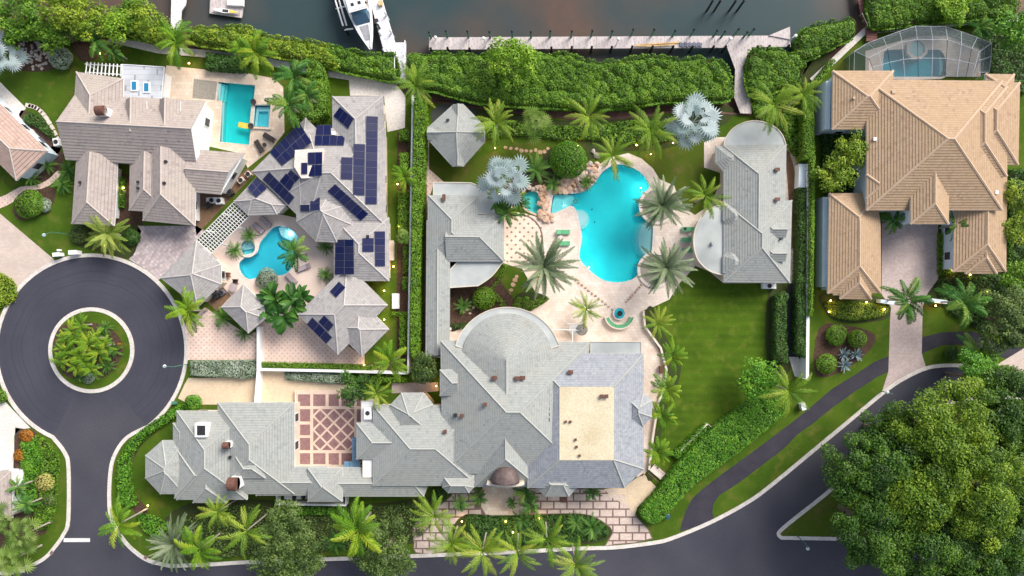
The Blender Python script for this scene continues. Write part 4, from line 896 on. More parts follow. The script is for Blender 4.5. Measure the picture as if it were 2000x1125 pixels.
# ------------------------------------------------------------------ docks
def dock(name, poly, z, m, label, posts=()):
    e = empty(name, W(*poly[0]), label, 'dock'); MB().prism([W2(p, z) for p in poly], z-.18, z).build('deck', mt[m], e)
    for x, y in posts: p = W(x, y, z); MB().tube((p.x, p.y, -2.2), (p.x, p.y, z-.1), .14).build('support_post', mt['bark'], e)
    return e
D1 = dock('long_dock', [(838,73),(1500,69.5),(1543,77),(1545,91),(1465,92.5),(1418,93),(838,97)], .55, 'dock', 'long weathered grey dock parallel to the mangroves', [(850+70*i, 84) for i in range(10)])
MB().prism([W2(p, .72) for p in ((1502,69),(1543,52),(1543.5,77))], .5, .72).build('raised_corner', mt['dock'], D1)
dock('dock_ramp', [(1420,92),(1468,92),(1466,160),(1468,222),(1446,221),(1434,190),(1436,135)], .57, 'dock', 'grey gangway running from the long dock to the garden', [(1440,120),(1445,170)])
for x0 in (875,915,958,1003,1120,1165,1240,1290,1340,1395):
    MB().prism([W2(p, .56) for p in ((x0,73.2),(x0+.5,73.2),(x0+.5,95),(x0,95))], .551, .556).build('board_joint', mt['slabjoint'], D1)
k = 0
def post(name, x, y, z0, z1, m, label, group, r=.15, capm=None):
    p = W(x, y, z1); e = empty(name, (p.x, p.y, z0), label, 'piling', group)
    MB().tube((p.x, p.y, z0), (p.x, p.y, z1), r, n=10).build('pole', mt[m], e); MB().lathe((p.x, p.y, z1-.02), [(r*1.15,0),(r*1.15,.12),(.02,.3)], 10).build('cap', mt[capm or 'black'], e)
for i, (x, y) in enumerate([(838,63),(871,61),(913,61.5),(956,62.5),(1000,62),(1037,63),(1075,61),(1117,61.5),(1157,60),(1196,61),(1237,58),(1278,58),(1319,60),(1356,58),(1401,60),(1443,57),(1473,57),(1416,62),(1460,63)]):
    post('mooring_pile', x, y, -2.2, 2.6, 'green_post', 'green mooring pile with dark cap along the canal side of the dock', 'green piles along the dock')
for i, (x, y) in enumerate([(841,95),(874,94),(917,95),(954,95),(1077,93),(1117,92),(1156,92),(1195,92),(1235,91),(1275,91),(1315,91),(1353,91),(1394,91),(1418,91),(1480,91),(1503,90),(1541,89)]):
    post('dock_pile', x, y, -2.2, 1.25, 'black', 'short black pile on the garden side of the long dock', 'black piles along the dock', .16)
for x in (1392,1407,1437,1453): post('mooring_pile', x, 2, -2.2, 2.4, 'black', 'dark mooring pile standing alone in open canal water', 'dark piles in the canal')
D2 = dock('white_dock', [(716,-60),(741,-60),(747,0),(772,83),(793,83),(793,160),(773,162),(773,101),(750,101),(722,0)], .6, 'dock_white', 'white planked dock beside the motorboat', [(735,10),(760,80),(783,110),(783,150)])
for pts in ([(773,101),(773,158)], [(793,84),(793,146)], [(750,101),(772,101)]):
    a, b_ = W(*pts[0], .6), W(*pts[1], .6)
    MB().tube((a.x, a.y, 1.55), (b_.x, b_.y, 1.55), .06).build('rail', mt['white'], D2)
    for t in (0, .33, .66, 1): p = a.lerp(b_, t); MB().box((p.x, p.y, 1.05), (.1, .1, 1.0)).build('rail_post', mt['white'], D2)
for i, (x, y) in enumerate([(738,46),(741,63),(762,60),(752,25)]): post('dock_pile', x, y, -2.2, 1.6, 'white', 'white capped pile beside the motorboat dock', 'white piles of the boat dock', .14, 'white')
dock('pale_dock', [(336,-60),(372,-60),(362,10),(354,22),(352,62),(333,66),(334,20)], .5, 'dock_white', 'pale dock leading out between the mangroves', [(345,10),(343,50)])
FD = dock('floating_dock', [(412,-40),(480,-40),(477,0),(472,35),(409,26)], -.35, 'dock', 'low floating dock carrying a kayak'); p = W(460,5,.0); MB().box((p.x, p.y, -.1), (2.3, .9, .5), -.05).build('storage_bin', mt['white'], FD)
# kayak
def hullmesh(L_, B_, D_, n=14, flare=.7, bowp=2.2, stern=.15):
    vs = []; fs = []; m = 8
    for i in range(n+1):
        t = i/n; x = L_*(t-.5); w = B_/2*max(.02, (1-t**bowp) * min(1, (stern+t*2.2 if stern < .5 else 1)))
        for j in range(m+1):
            a = math.pi*j/m; y = w*math.cos(a); q = math.sin(a)
            vs.append((x, y*(1-(1-flare)*q), -D_*q**.6+D_*.12*t*t))
    for i in range(n):
        for j in range(m): a = i*(m+1)+j; fs.append((a, a+1, a+m+2, a+m+1))
    fs += [tuple(range(m+1)), tuple(range(n*(m+1), n*(m+1)+m+1))[::-1]]
    return vs, fs
def deckmesh(L_, B_, n=14, bowp=2.2, stern=.15, x0=0., x1=1., k=1., z=0.):
    up = []; lo = []
    for i in range(n+1):
        t = x0+(x1-x0)*i/n; w = k*B_/2*max(.02, (1-t**bowp)*min(1, (stern+t*2.2 if stern < .5 else 1))); up.append((L_*(t-.5), w)); lo.append((L_*(t-.5), -w))
    return up[::-1]+lo
ky = empty('kayak', W(443,23,-.2), 'white and yellow kayak lying on the floating dock', 'kayak', world=False); ky.rotation_euler = (0, 0, -.12)
vs, fs = hullmesh(3.9, .75, .28, bowp=2.6, stern=.12); b = MB(); b.add(vs, fs); o = b.build('hull', mt['white'], None, True, True); o.parent = ky; o.location = (0, 0, .25)
b = MB(); b.prism(deckmesh(3.9, .72, 14, 2.6, .12, .02, .98), -.02, .05); o = b.build('deck', mt['white'], None, False, True); o.parent = ky; o.location = (0, 0, .25)
b = MB(); b.prism(deckmesh(3.9, .60, 8, 2.6, .12, .62, .95), .04, .07); o = b.build('bow_panel', mt['yellow'], None, False, True); o.parent = ky; o.location = (0, 0, .25)
b = MB(); b.prism([(-.5,-.2),(.35,-.2),(.35,.2),(-.5,.2)], .04, .065); o = b.build('seat', mt['dark'], None, False, True); o.parent = ky; o.location = (0, 0, .25)
# motorboat, bow towards the shore
LB, BB = 13.0, 3.75
bow = W(724,96,1.6); dirv = (W(724,96,1.6)-W(697,0,1.6)); dirv.normalize(); ang = math.atan2(dirv.y, dirv.x); cc = bow-dirv*LB/2
bt = empty('motorboat', (cc.x, cc.y, 1.6), 'white motorboat with dark hull and blue windscreen raised beside the dock', 'boat', world=False); bt.rotation_euler = (0, 0, ang)
def bpart(name, b, m, z=0., smooth=False, parent=None):
    o = b.build(name, m if not isinstance(m, str) else mt[m], None, smooth, True); o.parent = parent or bt; o.location = (0, 0, z); return o
vs, fs = hullmesh(LB, BB, 1.3, 20, .8, 3.0, .9); bpart('hull', MB().add(vs, fs), M('navy_hull', (.012,.014,.02), (.02,.02,.03), 1., .3), 0, True)
dk = deckmesh(LB, BB, 24, 3.0, .9); bpart('gunwale', MB().ribbon(dk, .30, -.1, .22, True), 'white'); bpart('foredeck', MB().prism(deckmesh(LB, BB, 20, 3., .9, .55, .985, .96), -.05, .16), 'white')
bpart('deck', MB().prism(deckmesh(LB, BB, 20, 3., .9, .01, .56, .94), -.3, .02), 'slab')
bpart('sun_pad', MB().prism(deckmesh(LB, BB, 10, 3., .9, .74, .90, .58), .15, .24), M('grey_pad', (.28,.28,.31), (.33,.33,.36), 2.))
b = MB(); b.add([(1.7,-1.3,.0),(1.7,1.3,.0),(2.9,1.0,.0),(2.9,-1.0,.0),(1.35,-1.15,1.2),(1.35,1.15,1.2),(1.9,.9,1.25),(1.9,-.9,1.25)], [(0,1,5,4),(1,2,6,5),(2,3,7,6),(3,0,4,7),(4,5,6,7)]); bpart('windscreen', b, 'windscreen', .1)
b = MB(); b.box((-.1,0,2.05), (3.6,2.5,.12)); b.box((-.1,0,2.14), (3.2,2.1,.1)); tp = bpart('hardtop', b, 'white', .0)
for y in (-.5, .5): bpart('hatch', MB().box((.75,y,2.22), (.42,.42,.06)), 'black', 0, False, tp)
bpart('radar', MB().lathe((-.5,0,2.18), [(.32,0),(.34,.12),(.22,.25),(.02,.28)], 18), 'white', 0, True, tp)
for x in (-1.7, 1.4):
    for y in (-1., 1.): bpart('strut', MB().tube((x,y,.0), (x*.97,y*.95,2.02), .05, n=6), 'white')
bpart('helm', MB().box((-.3,0,.55), (.8,1.6,1.1)), 'slab'); bpart('seat', MB().box((-1.7,0,.5), (.7,1.7,.95)), 'slab')
for s in (-1, 1): bpart('bow_rail', MB().ribbon([(x, s*(y-.12)) for x, y in [(p[0], abs(p[1])) for p in dk[:14]]], .05, .62, .67), 'frame')
lf = empty('boat_lift', W(660,25), 'white boat lift beams with dark posts beside the motorboat', 'boat lift')
for a, b_ in (((648,-20),(671,54)), ((656,-20),(677,50))): MB().tube(W(*a,1.3), W(*b_,1.3), .12, n=4).build('beam', mt['white'], lf)
for a, b_ in (((656,17),(676,12)), ((672,58),(690,56))): MB().tube(W(*a,1.15), W(*b_,1.15), .12, n=4).build('cross_beam', mt['white'], lf)
for x, y in ((652,2),(673,56),(716,8),(740,52)): p = W(x, y, 1.2); MB().tube((p.x, p.y, -2.2), (p.x, p.y, 1.9), .15).build('post', mt['black'], lf)
# red boardwalk with hand rails
rwk = dock('red_boardwalk', [(1672,-60),(1693,-60),(1697,0),(1699,30),(1713,55),(1713,80),(1692,80),(1692,55),(1682,30),(1676,0)], .5, 'redwood', 'red-brown boardwalk stepping up over the seawall', [(1690,10),(1702,70)])
for pts in ([(1684,26),(1695,50)], [(1703,22),(1714,47)]):
    a, b_ = W(*pts[0], 1.4), W(*pts[1], 1.4); MB().tube(a, b_, .06, n=5).build('hand_rail', mt['trunk'], rwk)
    for t in (0, .5, 1): p = a.lerp(b_, t); MB().box((p.x, p.y, .95), (.09, .09, .95)).build('rail_post', mt['trunk'], rwk)
for k in range(7): p = W(1702.5, 42+5*k, .5); MB().box((p.x, p.y, .52), (1.55, .3, .05)).build('plank', mt['redwood'], rwk)
# things on the long dock
for i, (x0, y0, x1, y1) in enumerate(((1241,88,1325,84),(1252,87,1328,82.5),(1240,89.5,1300,89),(1262,90,1318,87))):
    a, b_ = W(x0, y0, .62+.05*i), W(x1, y1, .62+.05*i); c = (a+b_)/2; MBb = MB().box(c, ((b_-a).length, .16, .06), math.atan2(b_.y-a.y, b_.x-a.x)); tag(MBb.build('lumber_board', mt['wood']), 'long timber board lying in a loose pile on the dock', 'board', 'boards on the dock')
for i in range(10):
    p = W(1329+4.4*i, 87+(i % 2)*1.5, .55); e = empty('dock_crate', p, 'small pale green slatted crate in the row on the dock', 'crate', 'crates on the dock')
    MB().box((p.x, p.y, .7), (.28, .6, .04)).build('top', mt['l_grey'] if 0 else mt['frame'], e); MB().box((p.x, p.y, .62), (.24, .56, .14)).build('side', mt['green_post'], e)
def lamp_post(x, y, dx, dy, h, z, label, arm=.0):
    p = W(x, y, z); e = empty('lamp_post', p, label, 'lamp post'); MB().tube(p, p+Vector((0, 0, h)), .07, .05).build('pole', mt['white'] if z > .3 else mt['green_post'], e)
    q = p+Vector((dx, dy, h)); MB().tube(p+Vector((0, 0, h-.05)), q, .04).build('arm', mt['white'] if z > .3 else mt['green_post'], e)
    MB().lathe((q.x, q.y, q.z-.3), [(.1,0),(.24,.05),(.2,.22),(.05,.3)], 14).build('lantern', mt['white'] if z > .3 else mt['bluewhite'], e)
lamp_post(948,91,-.05,.05,3.2,.55,'white dock lamp post near the lime green tree'); lamp_post(1203,89,.05,.05,2.6,.55,'white dock lamp post beside the pile of boards'); lamp_post(1415,91,.1,.1,3.,.55,'white dock lamp post at the head of the gangway'); lamp_post(1541,80,.5,.3,1.4,.55,'white dock lamp post at the raised dock corner'); lamp_post(852,77,.0,.0,1.,.55,'short white dock lamp at the dock end by the mangroves')
lamp_post(135,458,-1.2,-.4,3.6,.1,'thin green street lamp on the lawn by the date palm'); lamp_post(368,711,-1.4,.05,4.,.1,'thin green street lamp at the end of the grey hedge'); lamp_post(1556,1046,.4,-.8,3.2,.1,'thin green street lamp on the road median'); lamp_post(1722,764,-.6,.2,3.,.1,'thin green street lamp at the foot of the mauve brick drive')
aw = empty('awning', W(692,880), 'blue ribbed glass awning curving along the oxblood courtyard', 'awning')
for k in range(12):
    a_, b_ = W(688+.1*k, 856+3.9*k, 2.6), W(699, 856+3.9*k, 2.9); MB().box((a_+b_)/2, ((b_-a_).length, .25, .05), math.atan2(b_.y-a_.y, b_.x-a_.x)).build('pane', mt['awning'], aw)
for x in (677, 688, 699): p_ = W(x, 908, 2.6); MB().box((p_.x, p_.y, 2.6), (.72, 1.0, .05)).build('pane', mt['awning'], aw); MB().box((p_.x, p_.y, 1.3), (.07, .07, 2.6)).build('post', mt['white'], aw)
p_ = W(690, 858, 2.6); MB().box((p_.x, p_.y, 1.3), (.07, .07, 2.6)).build('post', mt['white'], aw)
# ------------------------------------------------------------------ walls and fences
wall('garden_wall', [(806,186),(804,300),(801,480),(798,640),(797,729)], .25, 2.0, mt['white'], 'long thin white garden wall beside the tall bright hedge')
wall('drive_wall', [(504,638),(504,724),(498.5,792)], .4, 1.5, mt['white'], 'white wall dividing the two drives')
wall('boundary_wall', [(506,722),(640,724.5),(796,729)], .32, 1.5, mt['white'], 'white wall running behind the clipped box hedge')
wall('lane_wall', [(1580,320),(1579,550),(1577,740)], .42, 2.1, mt['white'], 'tall white wall between the asphalt lane and the bright hedge')
wall('lane_wall', [(1568,320),(1566,366)], 1.0, 1.6, mt['bluewhite'], 'pale blue wall stub at the head of the lane hedge')
wall('lawn_wall', [(1330,880),(1382,828),(1392,836),(1470,780)], .22, .9, mt['cream'], 'low pale retaining wall along the lower edge of the great lawn')
wall('terrace_wall', [(1257,607),(1260,638),(1291,680),(1302,722),(1297,756),(1285,792),(1276,850),(1268,918)], .28, .6, mt['slab'], 'low pale terrace wall curving beside the palms and lawn')
wall('entry_wall', [(880,642),(858,646),(845,660),(842,697),(860,697)], .3, 1.4, mt['white'], 'curved white wall joining the pool house wing to the mansion')
wall('court_wall', [(577,762),(577,911),(706,911)], .2, .7, mt['cream'], 'low cream wall edging the oxblood courtyard')
wall('gate_wall', [(1720,588),(1748,592)], .5, 1.3, mt['bluewhite'], 'short white gate wall beside the mauve drive, palm side'); wall('gate_wall', [(1820,586),(1850,590)], .5, 1.3, mt['bluewhite'], 'short white gate wall beside the mauve drive, shade tree side')
wall('tan_house_wall', [(1612,385),(1611,560)], .7, 2.4, mt['bluewhite'], 'pale wall along the tan house garage wing')
wall('tan_house_wall', [(1618,158),(1616,252)], .7, 3.6, mt['bluewhite'], 'pale side wall beneath the tan hip roof')
# entrance stairs between hedges
st = empty('garden_steps', W(1285,922), 'small wooden garden steps below the palms at the terrace corner', 'steps')
for k in range(5): MB().box(W(1276+4.2*k, 914+3.6*k, .12+.0*k), (.42, 1.2, .1+.05*k), -.72).build('tread', mt['slab'], st)
for d in (-1, 1): a, b_ = W(1274+8*d, 916-8*d, .5), W(1294+8*d, 934-8*d, .5); MB().tube(a, b_, .06, n=4).build('rail', mt['brown'], st)
# ------------------------------------------------------------------ vegetation
def leafobj(name, C, N, size, tint, m, parent=None, asp=.6, kind=None):
    n = len(C); N = N/np.linalg.norm(N, axis=1, keepdims=True); r = RNG.normal(size=(n, 3))
    T = r-N*(r*N).sum(1, keepdims=True); T /= np.linalg.norm(T, axis=1, keepdims=True); Bv = np.cross(N, T); s = (size*RNG.uniform(.7, 1.3, n))[:, None]
    V = np.stack([C-T*s*.5, C-Bv*s*.5*asp+N*s*.08, C+T*s*.5, C+Bv*s*.5*asp+N*s*.08], 1).reshape(-1, 3)
    loc = None
    if parent is None: lo, hi = V.min(0), V.max(0); loc = np.array([(lo[0]+hi[0])/2, (lo[1]+hi[1])/2, 0]); V = V-loc
    me = bpy.data.meshes.new(name); me.vertices.add(4*n); me.loops.add(4*n); me.polygons.add(n)
    me.vertices.foreach_set('co', V.astype(np.float32).ravel()); me.loops.foreach_set('vertex_index', np.arange(4*n, dtype=np.int32)); me.polygons.foreach_set('loop_start', np.arange(0, 4*n, 4, dtype=np.int32))
    a = me.attributes.new('tint', 'FLOAT', 'FACE'); a.data.foreach_set('value', np.clip(tint, 0, 1).astype(np.float32)); me.update(calc_edges=True); me.materials.append(m)
    o = bpy.data.objects.new(name, me); col.objects.link(o)
    if loc is not None: o.location = loc
    if parent is not None: par(o, parent)
    if kind: o['kind'] = kind
    return o
def pip(X, Y, P):
    c = np.zeros(len(X), bool)
    for i in range(len(P)):
        (x1, y1), (x2, y2) = P[i-1], P[i]
        if y1 == y2: continue
        c ^= ((y1 > Y) != (y2 > Y)) & (X < (x2-x1)*(Y-y1)/(y2-y1)+x1)
    return c
def edist(X, Y, P):
    d = np.full(len(X), 1e9)
    for i in range(len(P)):
        a, b = np.array(P[i-1]), np.array(P[i]); v = b-a; l = max(1e-9, v @ v); t = np.clip(((X-a[0])*v[0]+(Y-a[1])*v[1])/l, 0, 1); d = np.minimum(d, np.hypot(X-a[0]-t*v[0], Y-a[1]-t*v[1]))
    return d
def hedge(name, label, px, h, m, cat='hedge', group=None, dens=75, leaf=.24, bump=.12, rb=1., rnd=.35, z0=0., core=True, rag=0.):
    P = ccw([W2(p, h) for p in px]); A_ = abs(area2(P)); lo = np.min(P, 0); hi = np.max(P, 0)
    e = empty(name, (*( (lo+hi)/2), z0), label, cat, group)
    n = int(A_*dens*(hi-lo).prod()/max(A_, .1)); X = RNG.uniform(lo[0]-rag, hi[0]+rag, n); Y = RNG.uniform(lo[1]-rag, hi[1]+rag, n); k = pip(X, Y, P); D = edist(X, Y, P)
    kc = max(3, int((hi-lo).prod()/(rb*rb)*1.3)); cx = RNG.uniform(lo[0], hi[0], kc); cy = RNG.uniform(lo[1], hi[1], kc); ck = RNG.uniform(0, 1, kc); cr_ = RNG.uniform(.7, 1.4, kc)*rb
    F = np.zeros(n); TI = np.zeros(n)+.3; gx = np.zeros(n); gy = np.zeros(n)
    for i in range(kc):
        q = 1-((X-cx[i])**2+(Y-cy[i])**2)/cr_[i]**2; s = q > F; F[s] = q[s]; TI[s] = ck[i]; gx[s] = (X-cx[i])[s]/cr_[i]; gy[s] = (Y-cy[i])[s]/cr_[i]
    if rag: k = k | ((D < rag*F))
    X, Y, D, F, TI, gx, gy = [a[k] for a in (X, Y, D, F, TI, gx, gy)]; n = len(X)
    e_ = np.clip(1-D/max(rnd, .01), 0, 1)
    Z = z0+h-rnd*e_**2*.9-bump*(1-F)*1.3-RNG.exponential(.07, n)
    Nn = np.stack([gx*min(1, bump*1.5)+RNG.normal(0, .45, n), gy*min(1, bump*1.5)+RNG.normal(0, .45, n), np.full(n, .9)], 1)
    C = np.stack([X, Y, Z], 1); T_ = .42*TI+.58*RNG.uniform(0, 1, n)
    L_ = sum(math.dist(P[i-1], P[i]) for i in range(len(P))); m2 = int(L_*h*dens*.55)
    if m2:
        seg = np.array([math.dist(P[i-1], P[i]) for i in range(len(P))]); ii = RNG.choice(len(P), m2, p=seg/seg.sum()); t = RNG.uniform(0, 1, m2)[:, None]
        a, b = np.array([P[i-1] for i in ii]), np.array([P[i] for i in ii]); d = b-a; d /= np.linalg.norm(d, axis=1, keepdims=True)+1e-9; nn = np.stack([d[:, 1], -d[:, 0]], 1)
        q = a+(b-a)*t+nn*RNG.normal(-.04, .07, m2)[:, None]; C = np.vstack([C, np.column_stack([q, z0+RNG.uniform(.05, 1, m2)*(h-rnd*.7)])]); Nn = np.vstack([Nn, np.column_stack([nn, np.full(m2, .35)])+RNG.normal(0, .35, (m2, 3))]); T_ = np.concatenate([T_, RNG.uniform(0, .85, m2)])
    leafobj('foliage', C, Nn, leaf, T_, mt[m], e, kind='stuff')
    if core: MB().prism(inset(P, .22), z0, z0+max(.1, h-.32-bump)).build('twigs', mt['twig'], e)
    return e
def bush(name, label, px, py, r, h, m, cat='bush', group=None, dens=90, leaf=.2, lump=.0, z0=0., flat=1.):
    """clipped or loose rounded bush standing on the ground"""
    c = W(px, py, h*.6); R_ = r*S*(H-h*.6)/H; e = empty(name, (c.x, c.y, z0), label, cat, group); n = int(math.pi*R_*R_*dens*2+40)
    d = RNG.normal(size=(n, 3)); d /= np.linalg.norm(d, axis=1, keepdims=True); d[:, 2] = np.abs(d[:, 2])*1.2-.25; d /= np.linalg.norm(d, axis=1, keepdims=True)
    k = np.ones(n); TI = RNG.uniform(0, 1, n)
    if lump:
        q = RNG.normal(size=(18, 3)); q /= np.linalg.norm(q, axis=1, keepdims=True); w = (d @ q.T).max(1); k = 1-lump*(1-np.clip((w-.6)/.4, 0, 1)); TI = .6*TI+.4*np.clip((w-.6)/.4, 0, 1)*RNG.uniform(.5, 1, n)  # leaf tints made darker in the grooves between lumps
    k = k-RNG.exponential(.05, n); C = np.stack([d[:, 0]*R_*k, d[:, 1]*R_*k, z0+h*.45+d[:, 2]*h*.55*k], 1)+np.array([c.x, c.y, 0])
    leafobj('foliage', C, d+RNG.normal(0, .4, (n, 3))+np.array([0, 0, .3]), leaf, TI*.95, mt[m], e, kind='stuff')
    MB().lathe((c.x, c.y, z0), [(R_*.35,0),(R_*.75,h*.35),(R_*.62,h*.65),(R_*.1,h*.8)], 12).build('twigs', mt['twig'], e); return e
def tree(name, label, px, py, r, h, m, group=None, dens=95, leaf=.34, rc=.85, crown=.55, z0=0., gap=.0):
    asp_ = .45 if m == 'l_olive' else .55; dens = dens*(1.5 if m == 'l_olive' else 1)
    """tapered trunk with limbs, crown of many leaf clumps"""
    zc = h*(1-crown*.5); c = W(px, py, zc); R_ = r*S*(H-zc)/H; rz = h*crown*.55; e = empty(name, (c.x, c.y, z0), label, 'tree', group)
    A_ = math.pi*R_*R_; K = int(A_/(rc*rc)*1.2)+6
    d = RNG.normal(size=(K, 3)); d /= np.linalg.norm(d, axis=1, keepdims=True); d[:, 2] = np.where(d[:, 2] < -.25, -d[:, 2], d[:, 2]); rr = RNG.uniform(.35, 1.02, K)**.6
    wob = 1+.13*np.sin(3*np.arctan2(d[:, 1], d[:, 0])+px)+.09*np.sin(5*np.arctan2(d[:, 1], d[:, 0])+py)
    cc_ = np.stack([c.x+d[:, 0]*R_*rr*wob*.93, c.y+d[:, 1]*R_*rr*wob*.93, zc+d[:, 2]*rz*rr+RNG.normal(0, .25, K)], 1); cr2 = rc*RNG.uniform(.55, 1.25, K); ct_ = RNG.uniform(-.15, .2, K)
    w = cr2**2; n = int(A_*dens); ii = RNG.choice(K, n, p=w/w.sum()); q = RNG.normal(size=(n, 3)); q[:, 2] = np.where(q[:, 2] < -.2, -q[:, 2], q[:, 2]); q /= np.linalg.norm(q, axis=1, keepdims=True)
    C = cc_[ii]+q*(cr2[ii]*RNG.uniform(.55, 1.08, n))[:, None]*np.array([1, 1, .75]); Nn = q*.7+RNG.normal(0, .42, (n, 3))+np.array([0, 0, .55]); T_ = .5*RNG.uniform(.0, 1., n)+.5*RNG.uniform(0, 1, K)[ii]+ct_[ii]*.5
    leafobj('crown', C, Nn, leaf, T_, mt[m], e, asp=asp_, kind='stuff')
    b = MB(); r0 = max(.09, R_*.055); tp = Vector((c.x, c.y, h*(1-crown)+.2)); b.tube((c.x, c.y, z0-.1), tp, r0*1.5, r0, 9)
    for i in RNG.choice(K, min(K, 11), replace=False): b.tube(tp-Vector((0, 0, .25)), Vector(cc_[i]), r0*.65, r0*.15, 6)
    b.build('trunk', mt['bark'], e); return e
# ---- palm leaves, one unit long, growing along +x
def feather(e0, droop, n=22, ll=.26, lw=.045, fall=.35, fwd=.55, start=.14, seed=0, tipk=.35):
    rs = random.Random(seed); P = [Vector((0, 0, 0))]; T = []; m = 12; s = 1/m
    for i in range(m): a = e0-droop*((i+.5)/m)**1.2; t = Vector((math.cos(a), 0, math.sin(a))); T.append(t); P.append(P[-1]+t*s)
    b = MB(); vs = []
    for i, p in enumerate(P): w = .019*(1-.8*i/m); vs += [p+Vector((0, w, 0)), p+Vector((0, 0, w*.9)), p+Vector((0, -w, 0))]
    b.add(vs, [f for i in range(m) for f in ((3*i, 3*i+3, 3*i+4, 3*i+1), (3*i+1, 3*i+4, 3*i+5, 3*i+2))])
    for k in range(n):
        t = start+(1-start)*(k+.5)/n; x = t*m; i = min(m-1, int(x)); p = P[i].lerp(P[i+1], x-i); tg = T[i]
        ln = ll*(math.sin(math.pi*min(1, (t-start*.6)/(1-start*.6))**.75)**.6*(1-tipk)+tipk*(1-t*.55))
        for sd in (-1, 1):
            up = tg.cross(Vector((0, 1, 0))); up = -up if up.z < 0 else up
            d = Vector((0, sd, 0))*(1-fwd*.55*t)+tg*(fwd+.35*t)+up*rs.uniform(-.12, .3)+tg*rs.uniform(-.15, .2); d.normalize(); tip = p+d*ln*rs.uniform(.88, 1.1)-Vector((0, 0, fall*ln*rs.uniform(.6, 1.2))); mid = p.lerp(tip, .45)+Vector((0, 0, fall*ln*.22))
            sw_ = tg*lw*.5; b.add([p, mid-sw_, tip, mid+sw_], [(0, 1, 2, 3)])
    return b
def fan(e0, droop, pet=.45, seg=20, spread=300, lw=.11, cup=.12, seed=0):
    b = MB(); rs = random.Random(seed); a = Vector((math.cos(e0), 0, math.sin(e0))); q = a*pet; b.add([Vector((0, .012, 0)), q+Vector((0, .008, 0)), q-Vector((0, .008, 0)), Vector((0, -.012, 0))], [(0, 1, 2, 3)])
    ex = Vector((math.cos(e0-droop), 0, math.sin(e0-droop))); up = ex.cross(Vector((0, 1, 0))); up = -up if up.z < 0 else up; R_ = 1-pet*.92
    for k in range(seg):
        an = math.radians(-spread/2+spread*(k+.5)/seg); d = ex*math.cos(an)+Vector((0, math.sin(an), 0)); l = R_*(.72+.28*math.cos(an*.5))*rs.uniform(.9, 1.06); sd = up.cross(d)
        mid = q+d*l*.55+up*cup*l*.5; tip = q+d*l-up*.1*l; w = sd*lw*.5*l/R_; b.add([q, mid-w, tip, mid+w], [(0, 1, 2, 3)])
    return b
def paddle(e0, droop, w=.16, seed=0, pet=.22):
    rs = random.Random(seed); b = MB(); m = 8; p = Vector((0, 0, 0)); vs = []; 
    for i in range(m+1):
        t = i/m; a = e0-droop*t; ww = 0.012 if t < pet else w*math.sin(math.pi*min(1, (t-pet)/(1-pet)*.93+.07))**.6
        vs += [p+Vector((0, ww, ww*.35)), p, p+Vector((0, -ww, ww*.35))]; p = p+Vector((math.cos(a), 0, math.sin(a)))/m
    b.add(vs, [f for i in range(m) for f in ((3*i, 3*i+1, 3*i+4, 3*i+3), (3*i+1, 3*i+2, 3*i+5, 3*i+4))]); return b
r_ = math.radians
def fam(fs, m):
    out = []
    for f in fs: o = f.build('frond', mt[m], None, False, True); out.append(o.data); bpy.data.objects.remove(o)
    return out
KIND = {
 'coconut': dict(fr=[(r_(62), r_(75)), (r_(38), r_(75)), (r_(12), r_(60)), (r_(48), r_(95))], mk=lambda a, b, s: feather(a, b, 21, .185, .030, .5, .7, .16, s), m='p_coco', n=19, name='coconut_palm'),
 'areca': dict(fr=[(r_(68), r_(90)), (r_(45), r_(85)), (r_(20), r_(65)), (r_(55), r_(110))], mk=lambda a, b, s: feather(a, b, 22, .23, .050, .45, .6, .18, s), m='p_areca', n=17, name='areca_palm'),
 'royal': dict(fr=[(r_(70), r_(95)), (r_(45), r_(90)), (r_(18), r_(70)), (r_(50), r_(110))], mk=lambda a, b, s: feather(a, b, 24, .22, .052, .5, .5, .16, s), m='p_royal', n=16, name='royal_palm'),
 'date': dict(fr=[(r_(65), r_(45)), (r_(42), r_(40)), (r_(18), r_(35)), (r_(2), r_(30))], mk=lambda a, b, s: feather(a, b, 28, .15, .036, .12, .8, .08, s), m='p_date', n=54, name='date_palm'),
 'canary': dict(fr=[(r_(65), r_(60)), (r_(42), r_(55)), (r_(18), r_(50)), (r_(5), r_(40))], mk=lambda a, b, s: feather(a, b, 24, .18, .045, .2, .6, .08, s), m='p_canary', n=34, name='date_palm'),
 'silver': dict(fr=[(r_(72), r_(62)), (r_(54), r_(50)), (r_(32), r_(36)), (r_(10), r_(24))], mk=lambda a, b, s: fan(a, b, .66, 15, 270, .062, .05, s), m='p_silver', n=20, name='silver_fan_palm'),
 'fan': dict(fr=[(r_(72), r_(62)), (r_(54), r_(50)), (r_(32), r_(36)), (r_(10), r_(24))], mk=lambda a, b, s: fan(a, b, .62, 13, 250, .06, .03, s), m='p_fan', n=18, name='fan_palm'),
 'sago': dict(fr=[(r_(60), r_(55)), (r_(38), r_(50)), (r_(15), r_(45)), (r_(5), r_(30))], mk=lambda a, b, s: feather(a, b, 20, .17, .04, .1, .45, .06, s), m='p_sago', n=30, name='sago_palm'),
 'banana': dict(fr=[(r_(72), r_(70)), (r_(50), r_(70)), (r_(28), r_(60)), (r_(60), r_(100))], mk=lambda a, b, s: paddle(a, b, .15, s), m='l_banana', n=20, name='banana_plant'),
 'agave': dict(fr=[(r_(68), r_(10)), (r_(42), r_(12)), (r_(15), r_(10))], mk=lambda a, b, s: paddle(a, b, .085, s, 0.), m='p_agave', n=26, name='agave'),
}
mt['l_banana'] = leafmat('banana_leaf', [(.012, .06, .008), (.025, .10, .012), (.05, .16, .018), (.10, .23, .03)], .25, True)
